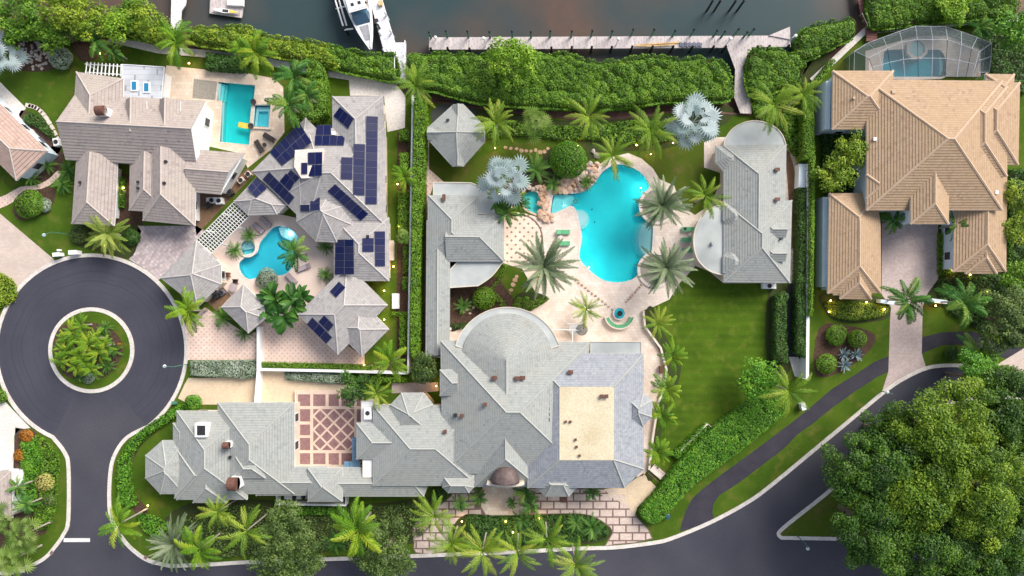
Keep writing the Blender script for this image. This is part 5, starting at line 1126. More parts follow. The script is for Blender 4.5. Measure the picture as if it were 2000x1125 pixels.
for k_, d_ in KIND.items(): d_['me'] = fam([d_['mk'](a, b, 17*i+3) for i, (a, b) in enumerate(d_['fr'])], d_['m'])
TR = {}
def trunkmesh(h, r, m):
    key = (round(h, 1), round(r, 2), m)
    if key not in TR:
        b = MB(); n = 9; ns = 7; vs = []
        for i in range(ns): t = i/(ns-1); rr = r*(1.25-.45*t) if i else r*1.6; vs += [(rr*math.cos(2*math.pi*j/n), rr*math.sin(2*math.pi*j/n), h*t) for j in range(n)]
        b.add(vs, [(i*n+j, i*n+(j+1) % n, (i+1)*n+(j+1) % n, (i+1)*n+j) for i in range(ns-1) for j in range(n)]); o = b.build('trunk', mt[m], None, True, True); TR[key] = o.data; bpy.data.objects.remove(o)
    return TR[key]
def palm(kind, px, py, r, h, label, group=None, cat='palm', z0=0., n=None, one=False, heads=1):
    """crown seen at pixel (px, py), standing h metres tall; each leaf is a part"""
    d = KIND[kind]; c = W(px, py, h); Lf = r*S*(H-h)/H*1.17; e = empty(d['name'], (c.x, c.y, z0), label, cat, group, world=False); rs = random.Random(px*31+py)
    if h > .8: link('trunk', trunkmesh(h-z0, .17 if kind in ('date', 'canary', 'silver') else .11, 'trunk' if kind != 'banana' else 'l_bright'), e)
    N = n or d['n']+rs.randint(-2, 3); g = len(d['me'])
    for i in range(N):
        t = (i+.5)/N; v = min(g-1, int(t*g)) if kind not in ('coconut', 'areca', 'royal', 'banana') else i % g
        k = Lf*rs.uniform(.74, 1.1)*(1 if v else .92)
        link('leaf' if kind in ('banana', 'agave') else 'frond', d['me'][v], e, (rs.uniform(-.05, .05), rs.uniform(-.05, .05), h-z0-.04*v), (rs.uniform(-.4, .4), rs.uniform(-.16, .2), i*2.39996+rs.uniform(-.35, .35)), (k, k, k))
    return e
for a in [
 ('silver',4,112,46,3.,'silver fan palm at the stone bed beside the lawn'),('royal',188,78,33,4.,'green palm in mulch bed behind the white slatted pergola'),('royal',222,100,22,3.,'small green palm close to the white slatted pergola'),
 ('areca',345,82,46,5.,'green areca palm at the end of the pale dock'),('areca',500,103,42,5.,'yellow-green areca palm behind the lap pool'),('areca',470,92,26,4.5,'smaller areca palm tucked into mangroves behind the lap pool'),
 ('royal',575,150,42,6.,'dark feathery palm above the square spa'),('royal',565,205,42,6.,'dark feathery palm overhanging the terrace beside the spa'),('royal',600,185,34,6.,'dark feathery palm against the hedge by the solar roof'),
 ('canary',212,457,42,2.6,'broad yellow-green date palm on the lawn by the cul-de-sac'),
 ('areca',370,607,42,5.,'leaning areca palm over the pink drive and kerb'),('royal',575,493,36,5.,'feathery palm overhanging the kidney pool'),
 ('areca',763,705,38,6.,'plume palm at the corner of the white boundary wall'),('coconut',735,768,33,5.,'light green palm beside the dark round tree'),('areca',790,345,26,3.5,'palm rising from the clipped hedge beside the solar roof'),('fan',788,463,16,2.5,'small fan palm in the clipped strip by the white wall'),
 ('coconut',812,168,46,7.,'coconut palm at the foot of the white dock'),('coconut',968,240,46,7.,'coconut palm beside the garden pavilion'),('fan',1046,243,34,4.,'green fan palm in the garden bed between coconut palms'),
 ('coconut',1150,228,48,7.,'coconut palm standing before the brown mud bank'),('coconut',1270,255,52,7.,'coconut palm beside the silver fan palm'),('coconut',1195,303,44,6.,'coconut palm leaning over the top of the large pool'),
 ('silver',1352,240,50,5.5,'large silver fan palm beside the guest house'),('silver',985,350,48,5.5,'silver fan palm above the flat pool house roof'),
 ('royal',973,392,24,4.,'dark palm under the silver fan palm, roof side'),('royal',1014,396,26,4.,'dark palm hanging over the small upper pool'),('royal',990,415,26,4.,'dark palm between the pool house and round patio'),
 ('date',1062,521,58,5.5,'grey-green date palm shading the end of the round patio'),('date',1293,401,50,5.5,'grey-green date palm in the upper round planter'),('date',1301,523,52,5.5,'grey-green date palm in the lower round planter'),
 ('coconut',1378,383,46,6.,'bright coconut palm leaning on the guest house roof'),('coconut',1512,205,55,7.,'large coconut palm beside the gangway and hedge'),('coconut',1568,185,42,7.,'coconut palm at the top of the bright hedge'),
 ('coconut',1145,604,34,3.,'spiky young palm on the stone terrace near the fountain'),('coconut',1284,632,34,4.,'young palm in the bed beside the great lawn, nearest the fountain'),
 ('areca',1312,695,30,4.,'leafy areca palm beside the brown terrace chest'),('areca',1302,760,34,4.,'leafy areca palm beside the white terrace chair'),('areca',1293,812,30,4.,'leafy areca palm beside the slate roof bay'),('areca',1284,883,30,4.,'leafy areca palm above the garden steps'),
 ('coconut',1540,762,52,6.,'big coconut palm at the gate end of the lane'),('royal',1770,586,48,6.,'dark green palm over the mauve brick drive'),('royal',1880,590,50,6.,'dark green palm beside the olive shade tree'),('royal',1908,692,42,4.,'palm by the cart path with one lime green side'),
 ('areca',235,1022,44,6.5,'plume palm leaning over the road by the stop line'),('date',342,1062,50,4.5,'grey-green date palm at the road bend'),('areca',392,1070,46,6.,'bright plume palm at the kerb beside the grey-green date palm'),('coconut',425,1000,36,6.,'palm close to the garage house eaves'),('coconut',482,1036,52,7.,'yellow-green coconut palm beside the olive street tree'),
 ('areca',700,1032,56,7.,'plume palm between the two olive street trees'),('coconut',848,1008,46,7.,'coconut palm at the end of the slab drive'),('coconut',882,1062,48,7.,'coconut palm over the kerb where the slab drive meets the road'),('coconut',942,1076,54,7.5,'coconut palm by the road before the entry court'),('coconut',1010,1078,48,7.5,'coconut palm by the road, centred on the copper dome'),('coconut',1068,1054,54,7.5,'coconut palm rising from the bed inside the slab drive'),('coconut',1124,1102,48,7.5,'coconut palm overhanging the asphalt past the slab drive'),
 ('royal',898,984,21,2.5,'small dark palm on the slab drive below the bay roof'),('royal',935,972,20,2.5,'small dark palm at the edge of the entry court'),('royal',1026,962,24,3.,'dark palm beside the entry court under the roof edge'),('royal',1036,988,21,2.5,'dark palm at the far corner of the entry court'),('royal',1000,983,12,1.5,'tiny potted palm standing on the entry court'),('royal',1156,962,20,2.5,'small dark palm against the mansion by the slabs'),
 ('royal',1745,431,26,3.,'dark palm in the tan house court, garage side'),('royal',1866,440,30,3.5,'dark palm in the tan house court, long wing side'),
 ('fan',50,1042,36,5.,'fan palm over the kerb bed beside the road'),('fan',35,1088,38,4.5,'olive fan palm at the curve of the kerb'),('fan',8,1012,30,5.,'yellowish fan palm against the brown corner roof'),('royal',52,985,24,3.5,'feathery palm beside the brown corner roof'),('royal',35,950,22,3.5,'feathery palm by the white porch of the corner house'),
 ('royal',1912,55,28,1.6,'spiky fan palm beside the screened enclosure'),('royal',655,1060,24,3.5,'low palm under the plume palm by the road')]: palm(*a)
for a in [(92,322,20,'sago palm beside the rose-tiled roof wall'),(62,346,20,'sago palm at the corner of the rose-tiled roof'),(122,360,21,'sago palm on the lawn at the mauve roof corner'),(134,333,20,'sago palm touching the mauve roof eave'),
  (435,620,22,'sago palm beside the pavilion over the pink drive'),(478,650,18,'sago palm below the small grey pavilion'),(487,460,17,'sago palm between the loungers and the round spa'),(458,490,18,'sago palm by the round spa and pergola'),(635,482,17,'sago palm under the octagonal roof corner'),(637,536,17,'sago palm under the solar panel wing'),
  (1047,333,32,'dark sago palm beside the silver fan palm over the rocks'),(1080,360,18,'small sago palm in the waterfall rocks'),(1146,356,17,'small sago palm on the pool rim among rocks'),(905,598,18,'blue-green sago palm in the bed by the pool house wing'),(1155,1030,24,'sago palm in the bed inside the slab drive, road side'),(1125,1020,20,'sago palm in the bed inside the slab drive under a coconut palm'),(1020,1015,20,'sago palm in the bed below the entry court'),(1845,1,20,'sago palm at the canal hedge'),
  (200,655,17,'spiky plant on the roundabout island near the palms'),(222,684,18,'spiky plant on the roundabout island beside pink flowers'),(210,715,17,'spiky plant at the lower edge of the roundabout island'),(155,733,15,'yellowish spiky plant on the roundabout island'),(205,640,14,'little spiky plant at the upper edge of the roundabout island')]:
    palm('sago', a[0], a[1], a[2], .7, a[3], cat='plant', n=26)
for i, (x, y, r) in enumerate([(145,650,27),(175,672,30),(135,685,28),(165,705,28),(195,690,26),(150,715,22),(190,660,22),(120,705,20),(128,660,20),(160,635,22),(180,720,22),(205,675,22),(155,690,26),(120,680,18)]): palm('areca', x, y, r, 2.2, 'bushy yellow-green palm in the clump filling the roundabout island', 'palms of the roundabout clump', n=14)
for i, (x, y, r) in enumerate([(540,585,36),(575,590,34),(555,615,36),(520,605,28),(590,580,26)]): palm('banana', x, y, r, 2.6, 'broad-leaved banana plant in the clump before the pink drive', 'banana clump', 'plant')
for i, (x, y) in enumerate([(1647,692),(1672,693),(1650,713)]): palm('agave', x, y, 14, .3, 'silver-blue agave rosette beside the clipped globes', 'silver agaves', 'plant')
# ---- trees
for a in [('mangrove_tree','dense green mangrove tree above the silver palm',40,35,58,5.5,'l_mangrove'),('mangrove_tree','yellow-green tree among mangroves above the stone bed',125,25,45,6.,'l_mangrove2'),('mangrove_tree','leafy mangrove tree behind the grey shrub',115,62,38,4.5,'l_mangrove'),
 ('mangrove_tree','tall lime mangrove tree at the water gap',175,38,42,6.,'l_mangrove2'),('mangrove_tree','lime mangrove tree beside the dark water gap',232,48,30,5.,'l_lime'),('mangrove_tree','yellow-green mangrove tree next to the pale dock',290,45,40,5.,'l_mangrove2'),('mangrove_tree','small mangrove tree over the seawall by the pale dock',262,30,30,4.5,'l_mangrove'),('mangrove_tree','mangrove tree at the pale dock railing',315,70,24,4.,'l_mangrove2'),
 ('lime_tree','lime green tree leaning over the long dock',1000,122,50,7.,'l_lime'),('leafy_tree','bright green tree behind the screened enclosure',1985,60,48,7.,'l_bright'),('leafy_tree','lime shrub tree at the canal hedge beyond the screened enclosure',1860,12,40,4.,'l_lime'),
 ('round_tree','dark round tree at the corner of the oxblood courtyard',692,757,31,4.5,'l_dark'),('round_tree','olive round tree beside the mansion wall and tall hedge',827,720,29,4.,'l_olive'),('leafy_tree','glossy green tree at the corner of the great lawn',1478,738,39,5.,'l_bright'),
 ('shade_tree','dark olive shade tree beside the cart path',1968,622,66,7.,'l_olive'),('street_tree','olive street tree between the yellow coconut and plume palms',562,1068,78,7.,'l_olive'),('street_tree','olive street tree near the slab drive',752,1078,62,7.,'l_olive'),
 ('leafy_tree','golden green bushy tree against the tan house wall',1632,338,38,5.,'l_mangrove2'),('leafy_tree','golden green bushy tree near the tan house bay window',1662,295,38,5.5,'l_mangrove2'),('leafy_tree','golden green tree at the edge of the tan house long wing',1992,385,34,5.,'l_mangrove2'),('leafy_tree','golden green tree by the far tan eaves',1990,445,32,5.,'l_mangrove2'),('leafy_tree','green tree beyond the tan long wing end',1990,545,36,5.,'l_hedge')]: tree(*a)
for x, y, r, h, m, lab in [(1840,840,105,13,'l_big2','spreading shade tree with sunlight painted into its leaves, nearest the mauve brick drive'),(1890,945,115,14,'l_big2','largest shade tree with sunlight painted into its leaves, in the grove over the median'),(1690,922,92,12,'l_big','dark shade tree overhanging the median tip'),(1700,1030,82,12,'l_big','dark shade tree overhanging the lower road'),(1800,1065,92,12,'l_big','green shade tree at the lower edge of the grove'),(1925,1070,90,12,'l_big','green shade tree at the outer lower corner of the grove'),(1790,960,80,13,'l_big2','shade tree in the middle of the grove'),(1985,850,75,12,'l_big','dark shade tree at the outer side of the grove'),(1955,775,60,11,'l_big','deep green shade tree beside the beige drive'),(1900,738,42,8,'l_bright','small bright tree at the kerb curve below the lime palm'),(1995,980,60,12,'l_big','shade tree half hidden at the outer edge of the grove'),(1740,850,55,10,'l_big','small shade tree leaning over the cart road')]:
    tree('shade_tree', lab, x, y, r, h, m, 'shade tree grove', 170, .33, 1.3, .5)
# ---- mangroves and hedges
MG = dict(cat='mangrove', dens=125, leaf=.27, bump=.5, rb=1.0, rnd=.9, rag=.5, z0=-.6)
hedge('mangrove_thicket', 'wide dense mangrove thicket between the long dock and the palm garden', cr([(797,103),(835,100),(980,101),(1112,101),(1130,111),(1200,116),(1268,106),(1330,112),(1400,110),(1432,150),(1428,188),(1380,192),(1290,193),(1228,205),(1120,206),(960,198),(890,184),(850,172),(800,160)], True, 3), 3., 'l_mangrove', **MG)
hedge('mangrove_thicket', 'mangrove thicket running from the pale dock past the lap pool', cr([(357,45),(400,48),(470,45),(500,62),(560,72),(600,75),(640,92),(655,112),(640,126),(560,108),(470,92),(380,80),(358,68)], True, 3), 3., 'l_mangrove2', **MG)
hedge('mangrove_thicket', 'dark mangrove thicket below the motorboat bow', cr([(620,88),(660,85),(700,100),(740,102),(770,108),(772,150),(720,144),(650,128),(632,112)], True, 3), 2.8, 'l_mangrove', **MG)
hedge('mangrove_thicket', 'mangrove thicket beside the gangway and raised dock corner', cr([(1470,97),(1545,95),(1572,105),(1575,135),(1560,160),(1525,170),(1470,180)], True, 3), 2.8, 'l_mangrove', **MG)
hedge('mangrove_thicket', 'mangrove hedge against the red boardwalk', cr([(1562,72),(1585,48),(1630,38),(1674,32),(1676,62),(1640,82),(1590,108),(1565,105)], True, 3), 2.6, 'l_mangrove', **MG)
hedge('mangrove_thicket', 'mangrove hedge beyond the boardwalk above the screened enclosure', cr([(1703,0),(1720,-30),(1880,-30),(1990,-30),(1990,20),(1930,28),(1880,32),(1800,40),(1720,48),(1708,30)], True, 3), 2.8, 'l_mangrove', **MG)
hedge('mangrove_thicket', 'mangrove strip behind the yellow clumps at the canal edge', cr([(0,62),(60,68),(140,60),(200,62),(300,74),(330,80),(330,50),(200,20),(100,50),(0,30)], True, 3), 2.4, 'l_mangrove', **MG)
tall = cr([(808,186),(829,190),(828,300),(823,420),(819,560),(818,690),(800,690),(801,560),(803,420),(806,300)], False, 2)
hedge('tall_hedge', 'tall bright clipped hedge along the white garden wall', tall, 3.2, 'l_hedge', dens=85)
hedge('tall_hedge', 'tall bright clipped hedge beside the white lane wall', [(1571,160),(1590,160),(1594,300),(1592,470),(1589,618),(1581,618),(1583,400),(1583,310),(1570,310)], 3., 'l_hedge', dens=85)
hedge('tall_hedge', 'bright clipped hedge end pointing to the screened enclosure', [(1590,160),(1628,111),(1634,118),(1604,160)], 2., 'l_hedge')
hedge('lane_hedge', 'dark leafy hedge between the lane and its white wall', [(1561,368),(1577,366),(1578,500),(1576,700),(1556,690),(1558,560),(1561,480)], 2.2, 'l_dark', leaf=.26, bump=.3)
hedge('lane_hedge', 'dark leafy hedge between the great lawn and the lane', [(1517,577),(1539,577),(1538,640),(1542,710),(1515,710),(1515,640)], 2., 'l_dark', leaf=.26, bump=.35)
hedge('road_hedge', 'long leafy hedge sloping beside the cart path below the lawn', cr([(1394,836),(1470,782),(1515,765),(1545,795),(1488,850),(1428,897),(1358,948),(1318,992),(1280,1026),(1250,1002),(1285,960),(1330,900)], True, 3), 1.8, 'l_bright', leaf=.24, bump=.22, rb=.6, dens=110)
hedge('road_hedge', 'small clipped hedge strip behind the terrace seats', [(1312,888),(1378,828),(1390,838),(1325,898)], 1.1, 'l_bright')
hedge('box_hedge', 'long clipped box hedge in front of the white boundary wall', [(507,708),(640,711),(725,714),(725,723),(640,721),(507,718)], 1.1, 'l_hedge', dens=110, leaf=.18)
hedge('grey_hedge', 'pale grey-green hedge at the end of the pink drive beside the road', [(368,706),(498,704),(499,736),(470,741),(440,738),(370,734)], 1.2, 'l_grey', dens=110, leaf=.2, bump=.2)
hedge('grey_hedge', 'pale grey-green hedge below the white boundary wall', [(553,727),(610,728),(672,730),(672,749),(640,750),(590,745),(556,741)], 1., 'l_grey', dens=110, leaf=.2, bump=.2)
hedge('box_hedge', 'clipped hedge strip beside the plume palm at the wall end', [(672,732),(795,735),(795,748),(740,748),(672,745)], 1., 'l_hedge')
hedge('curved_hedge', 'curving leafy hedge along the road and the octagonal turret', cr([(348,792),(356,800),(330,822),(288,850),(262,878),(250,905),(252,950),(262,985),(248,992),(228,975),(226,915),(236,882),(262,850),(300,822)], True, 3), 1.0, 'l_bright', leaf=.26, bump=.25, rb=.7)
hedge('shrub_bed', 'low leafy shrubs at the road corner below the turret', cr([(268,1005),(300,1012),(330,1030),(320,1048),(290,1046),(272,1030)], True, 3), .7, 'l_bright', leaf=.26, bump=.2)
for x0, y0, x1, y1, hh, mm, lab in [(778,252,797,272,1.6,'l_hedge','clipped hedge cube nearest the canal terrace'),(779,297,798,330,1.8,'l_hedge','clipped hedge block above the plume palm by the white wall'),(776,372,797,462,1.2,'l_hedge','long clipped hedge between the palm and small fan palm'),(785,540,797,566,1.0,'l_hedge','small clipped hedge block above the white stone table'),(764,610,797,617,.9,'l_hedge','thin clipped hedge strip below the white stone table'),(779,618,793,692,1.2,'l_hedge','long clipped hedge running down to the corner plume palm'),(786,480,797,535,1.0,'l_mangrove','loose darker hedge below the small fan palm')]:
    hedge('clipped_hedge', lab, [(x0,y0),(x1,y0),(x1,y1),(x0,y1)], hh, mm, 'hedge', 'clipped blocks by the solar house')
hedge('dark_hedge', 'dark shrub hedge behind the lap pool terrace', [(400,100),(478,112),(476,138),(400,134)], 1.4, 'l_dark', leaf=.3, bump=.4)
hedge('garden_hedge', 'tall leafy hedge between the palms and the canal lawn', cr([(595,110),(630,130),(634,200),(628,225),(590,240),(560,235),(600,190)], True, 3), 2.6, 'l_mangrove', leaf=.3, bump=.5)
hedge('garden_shrubs', 'leafy shrubs below the palms along the mud bank', cr([(948,238),(1000,235),(1090,245),(1190,240),(1250,232),(1300,240),(1310,270),(1230,280),(1150,270),(1100,275),(1080,268),(1000,262),(955,268)], True, 3), .8, 'l_mangrove', leaf=.3, bump=.5, rb=.9, dens=45, core=False)
hedge('garden_shrubs', 'shrubs beside the gangway and guest house path', cr([(1470,180),(1530,172),(1562,200),(1568,300),(1545,290),(1520,240),(1480,228)], True, 3), 1.2, 'l_mangrove', leaf=.3, bump=.5, dens=60)
hedge('patio_hedge', 'thin clipped hedge curving round the pool house flat roof', [(983,515),(992,516),(985,535),(962,566),(985,590),(986,600),(978,600),(955,567),(975,540)], .7, 'l_hedge', leaf=.18)
hedge('patio_hedge', 'clipped hedge wings at the terrace opening behind the arched roof', [(999,598),(1012,580),(1040,588),(1066,578),(1074,584),(1045,602),(1022,612)], .7, 'l_hedge', leaf=.18)
hedge('patio_hedge', 'dark clipped hedge edging the arched roof bed', [(880,632),(935,630),(985,600),(990,606),(920,645),(880,642)], .7, 'l_dark', leaf=.18)
hedge('shrub_bed', 'mixed dark shrubs filling the bed inside the slab drive', cr([(908,1010),(1000,1012),(1100,1008),(1170,1020),(1188,1042),(1165,1056),(1000,1064),(920,1058)], True, 3), .6, 'l_dark', leaf=.3, bump=.4, dens=60, core=False)
hedge('shrub_bed', 'shrub bed beneath the street trees and palms', cr([(330,1040),(420,990),(540,992),(700,995),(830,985),(820,1050),(640,1075),(500,1085),(360,1092)], True, 3), .5, 'l_olive', leaf=.28, bump=.4, dens=34, core=False)
hedge('low_hedge', 'clipped hedge below the white balcony wall', [(540,990),(675,992),(672,1008),(538,1006)], .9, 'l_bright', leaf=.24)
hedge('shrub_bed', 'clipped green bed below the tan garage wing', cr([(1622,588),(1700,592),(1738,598),(1730,615),(1680,625),(1640,622),(1618,606)], True, 3), .8, 'l_mangrove2', leaf=.24, bump=.2)
hedge('court_hedge', 'narrow clipped hedge beside the mauve court', [(1836,455),(1845,455),(1845,525),(1860,527),(1860,535),(1836,535)], .8, 'l_hedge')
hedge('side_hedge', 'narrow clipped hedge beyond the tan long wing', [(1972,470),(1983,470),(1980,560),(1968,560)], .9, 'l_hedge')
hedge('shrub_bed', 'bright groundcover bed beside the brown corner roof', cr([(40,850),(62,858),(75,885),(70,920),(66,960),(60,1000),(36,985),(34,935),(38,900)], True, 3), .9, 'l_bright', leaf=.28, bump=.35)
hedge('shrub_bed', 'dark mixed shrubs beside the road kerb strip', cr([(66,850),(100,878),(112,905),(106,950),(102,1005),(85,1035),(62,1030),(66,990),(78,950),(75,890)], True, 3), .7, 'l_mangrove', leaf=.26, bump=.35)
hedge('hedge', 'dark hedge in the narrow court of the mauve-roofed house', [(230,345),(240,345),(238,405),(228,405)], .9, 'l_bright', leaf=.24)
hedge('hedge', 'leafy hedge curling round the service yard by the rose roof', cr([(42,230),(55,218),(75,228),(100,260),(95,268),(70,248),(50,240)], True, 3), .9, 'l_dark')
hedge('shrub_bed', 'flowering shrubs at the edge of the left driveway', cr([(-20,535),(8,540),(26,560),(20,590),(-20,600)], True, 3), .8, 'l_mangrove2', leaf=.26, bump=.3)
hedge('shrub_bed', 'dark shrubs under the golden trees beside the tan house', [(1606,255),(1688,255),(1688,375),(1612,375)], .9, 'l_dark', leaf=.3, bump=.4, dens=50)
hedge('shrub_bed', 'dark shrubs along the far side of the tan long wing', [(1978,330),(2040,330),(2040,640),(1975,640)], 1., 'l_dark', leaf=.3, bump=.5, dens=45)
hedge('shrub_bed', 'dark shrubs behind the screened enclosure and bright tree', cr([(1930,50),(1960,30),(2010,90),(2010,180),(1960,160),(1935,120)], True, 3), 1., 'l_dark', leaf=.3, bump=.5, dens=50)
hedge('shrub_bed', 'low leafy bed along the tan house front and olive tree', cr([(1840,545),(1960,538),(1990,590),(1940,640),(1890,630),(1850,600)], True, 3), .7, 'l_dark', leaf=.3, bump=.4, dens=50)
for a in [('silver_bush','grey-green rounded shrub at the edge of the stone bed',117,112,23,2.,'l_grey'),('bush','loose green bush on the lawn beside the date palm',152,456,20,1.5,'l_olive'),('bush','dense green bush in the island bed by the pink path',55,398,30,1.6,'l_mangrove'),('bush','dark green bush beside the mauve paver drive',255,462,18,1.3,'l_dark'),('bush','blue-green shrub beside the dense island bush',85,400,15,.9,'l_grey'),
 ('silver_bush','grey-green shrub at the kidney pool edge',519,545,23,1.3,'l_grey'),('clipped_globe','large clipped green globe above the large pool',1110,311,37,3.,'l_bright'),('clipped_globe','clipped green globe in the bed by the arched roof',945,583,23,1.9,'l_hedge'),('clipped_globe','clipped globe beside the agaves and brick drive',1676,662,18,1.8,'l_hedge'),('clipped_globe','clipped globe at the edge of the cart path bed',1616,711,20,1.8,'l_hedge'),('bush','loose round green bush behind the clipped globes',1636,655,22,1.6,'l_mangrove'),
 ('bush','round green bush at the corner of the garage drive',376,788,18,1.5,'l_bright'),('orange_bush','orange croton shrub beside the corner drive',38,890,13,1.,'l_orange'),('orange_bush','reddish croton shrub at the tip of the corner bed',50,852,14,1.,'l_orange'),('yellow_bush','pale yellow croton shrub in the kerb bed',86,943,20,1.,'l_yellow'),('bush','round dark bush below the yellow croton',94,978,14,1.,'l_olive'),
 ('bush','green shrub at the edge of the left parking apron',-2,775,14,1.2,'l_mangrove'),('bush','grey bush by the terrace planter hedge',1028,585,6,.8,'l_mangrove'),('bush','round dark bush under the tan house front palms',1915,595,17,1.3,'l_dark'),('flower_bush','pink flowering plant on the roundabout island',233,675,6,.6,'l_orange'),('bush','grey flowering groundcover on the roundabout island',172,737,13,.5,'l_grey'),('bush','dark bush beside the hedge wing near the lane',1530,580,12,1.5,'l_dark'),('bush','lime shrub beside the lime palm at the cart path',1935,705,18,1.3,'l_lime'),('bush','dark shrub on the verge beside the lime palm',1860,690,15,.9,'l_dark'),('bush','green shrub under the eaves at the mansion corner',860,965,18,1.5,'l_dark')]: bush(*a, lump=0. if 'clipped' in a[0] else .22)
# ------------------------------------------------------------------ furniture and small things
def lounger(x, y, ang, cl, fr, label, group=None, L_=1.95, z0=.06):
    p = W(x, y); e = empty('sun_lounger', (p.x, p.y, z0), label, 'sun lounger', group, world=False); e.rotation_euler = (0, 0, math.radians(ang))
    def q(name, b, m, par_=None): o = b.build(name, mt[m], None, False, True); o.parent = par_ or e; return o
    b = MB()
    for s in (-1, 1): b.box((0, s*.33, .3), (L_, .05, .06))
    for s in (-1, 1): b.box((s*L_*.49, 0, .3), (.05, .7, .06))
    q('frame', b, fr); q('cushion', MB().box((-.3, 0, .37), (L_-.65, .62, .09)), cl); o = q('backrest', MB().box((L_*.5-.33, 0, .5), (.72, .62, .09), ry=-.45), cl)
    for sx in (-1, 1):
        for sy in (-1, 1): q('leg', MB().box((sx*L_*.42, sy*.31, .14), (.06, .06, .28)), fr)
    return e
lounger(1100,453.5,180,'green_cloth','white','green lounger beside the large pool, next to the round patio','loungers on the patio side'); lounger(1100,475.5,180,'green_cloth','white','green lounger beside the large pool, next to the round patio','loungers on the patio side')
lounger(1344,448,0,'green_cloth','white','green lounger with dark towel beside the half-round flat roof'); lounger(1343,468.5,0,'green_cloth','white','middle one of three green loungers beside the half-round flat roof'); lounger(1344,489.5,0,'green_cloth','white','green lounger beside the half-round roof, nearest the lower planter')
p = W(1337,447); tag(MB().lathe((p.x, p.y, .46), [(.22,0),(.2,.08),(.05,.1)], 9).build('towel', mt['black']), 'dark folded towel on the green lounger', 'towel')
lounger(521,434,-42,'mauve_cloth','frame','mauve lounger under the octagonal roof by the kidney pool'); lounger(507,446,-40,'mauve_cloth','frame','mauve lounger with white towel beside the sago palm'); lounger(595,523,22,'mauve_cloth','frame','mauve lounger below the overhanging pool palm'); lounger(571,545,-45,'mauve_cloth','frame','mauve lounger at the lower edge of the kidney pool')
lounger(528,270,-32,'dark','black','dark lounger on the lap pool terrace nearest the spa'); lounger(508,287,-60,'dark','black','dark lounger on the lap pool terrace nearest the pool corner')
def table(x, y, r, h, m, label, z0=.05):
    p = W(x, y); e = empty('side_table', (p.x, p.y, z0), label, 'table'); MB().lathe((p.x, p.y, z0+h-.05), [(r,0),(r,.05)], 22).build('top', mt[m], e); MB().tube((p.x, p.y, z0), (p.x, p.y, z0+h-.04), .05).build('stem', mt[m], e); MB().lathe((p.x, p.y, z0), [(r*.5,0),(r*.45,.04)], 16).build('base', mt[m], e)
table(1095,464.5,.3,.5,'slab','small round pale table between the patio-side green loungers'); table(1347,458.5,.3,.5,'slab','small round pale table beside the towelled green lounger'); table(1348,479,.3,.5,'slab','small round pale table beside the middle green lounger'); table(519,284,.3,.5,'dark','small dark round table between the dark loungers'); table(459,562,.6,.72,'mauve_cloth','round mauve dining table by the small pavilion'); table(1122,643,.0+.85,.75,'white','round white table on the terrace behind the arched roof')
def chair(x, y, ang, m, label, group=None):
    p = W(x, y); e = empty('chair', (p.x, p.y, .05), label, 'chair', group, world=False); e.rotation_euler = (0, 0, math.radians(ang))
    for nm, c, d in (('seat',(0,0,.42),(.6,.6,.12)),('backrest',(-.28,0,.7),(.1,.6,.55)),('armrest',(0,.3,.58),(.6,.08,.08)),('armrest',(0,-.3,.58),(.6,.08,.08)))+tuple(('leg',(a*.25,b*.25,.18),(.06,.06,.36)) for a in (-1,1) for b in (-1,1)):
        o = MB().box(c, d).build(nm, mt[m], None, False, True); o.parent = e
chair(438,536,0,'dark','dark wicker armchair beside the corner pavilion'); chair(448,537,180,'brown','brown armchair facing the dark wicker one'); chair(463,550,-90,'dark','dark chair at the mauve dining table'); chair(1283,747,160,'white','white terrace chair beside the slate roof bay')
for i, (x, y) in enumerate([(1330,895),(1350,878)]): chair(x, y, 45, 'brown', 'brown seat on the narrow terrace behind the road hedge', 'seats behind the road hedge')
b = empty('bench', W(1367,865), 'long brown bench on the narrow terrace behind the road hedge', 'bench'); p = W(1367,865); MB().box((p.x, p.y, .4), (2.2, .55, .1), .65).build('seat', mt['brown'], b); MB().box((p.x-.17, p.y+.22, .7), (2.2, .08, .5), .65).build('backrest', mt['brown'], b)
for s in (-1, 1): MB().box((p.x+s*.8*math.cos(.65), p.y+s*.8*math.sin(.65), .18), (.08, .5, .36), .65).build('leg', mt['brown'], b)
def unit(x, y, w, d, h, ang, m, label, fanr=.32, z0=.03, name='air_conditioner', cat='air conditioner', group=None):
    p = W(x, y, h); e = empty(name, (p.x, p.y, z0), label, cat, group); MB().box((p.x, p.y, z0+h/2), (w, d, h), ang).build('casing', mt[m], e)
    if fanr: MB().lathe((p.x, p.y, z0+h), [(fanr,0),(fanr,.05),(fanr*.8,.05),(fanr*.3,.02)], 18).build('fan_grille', mt['black'], e)
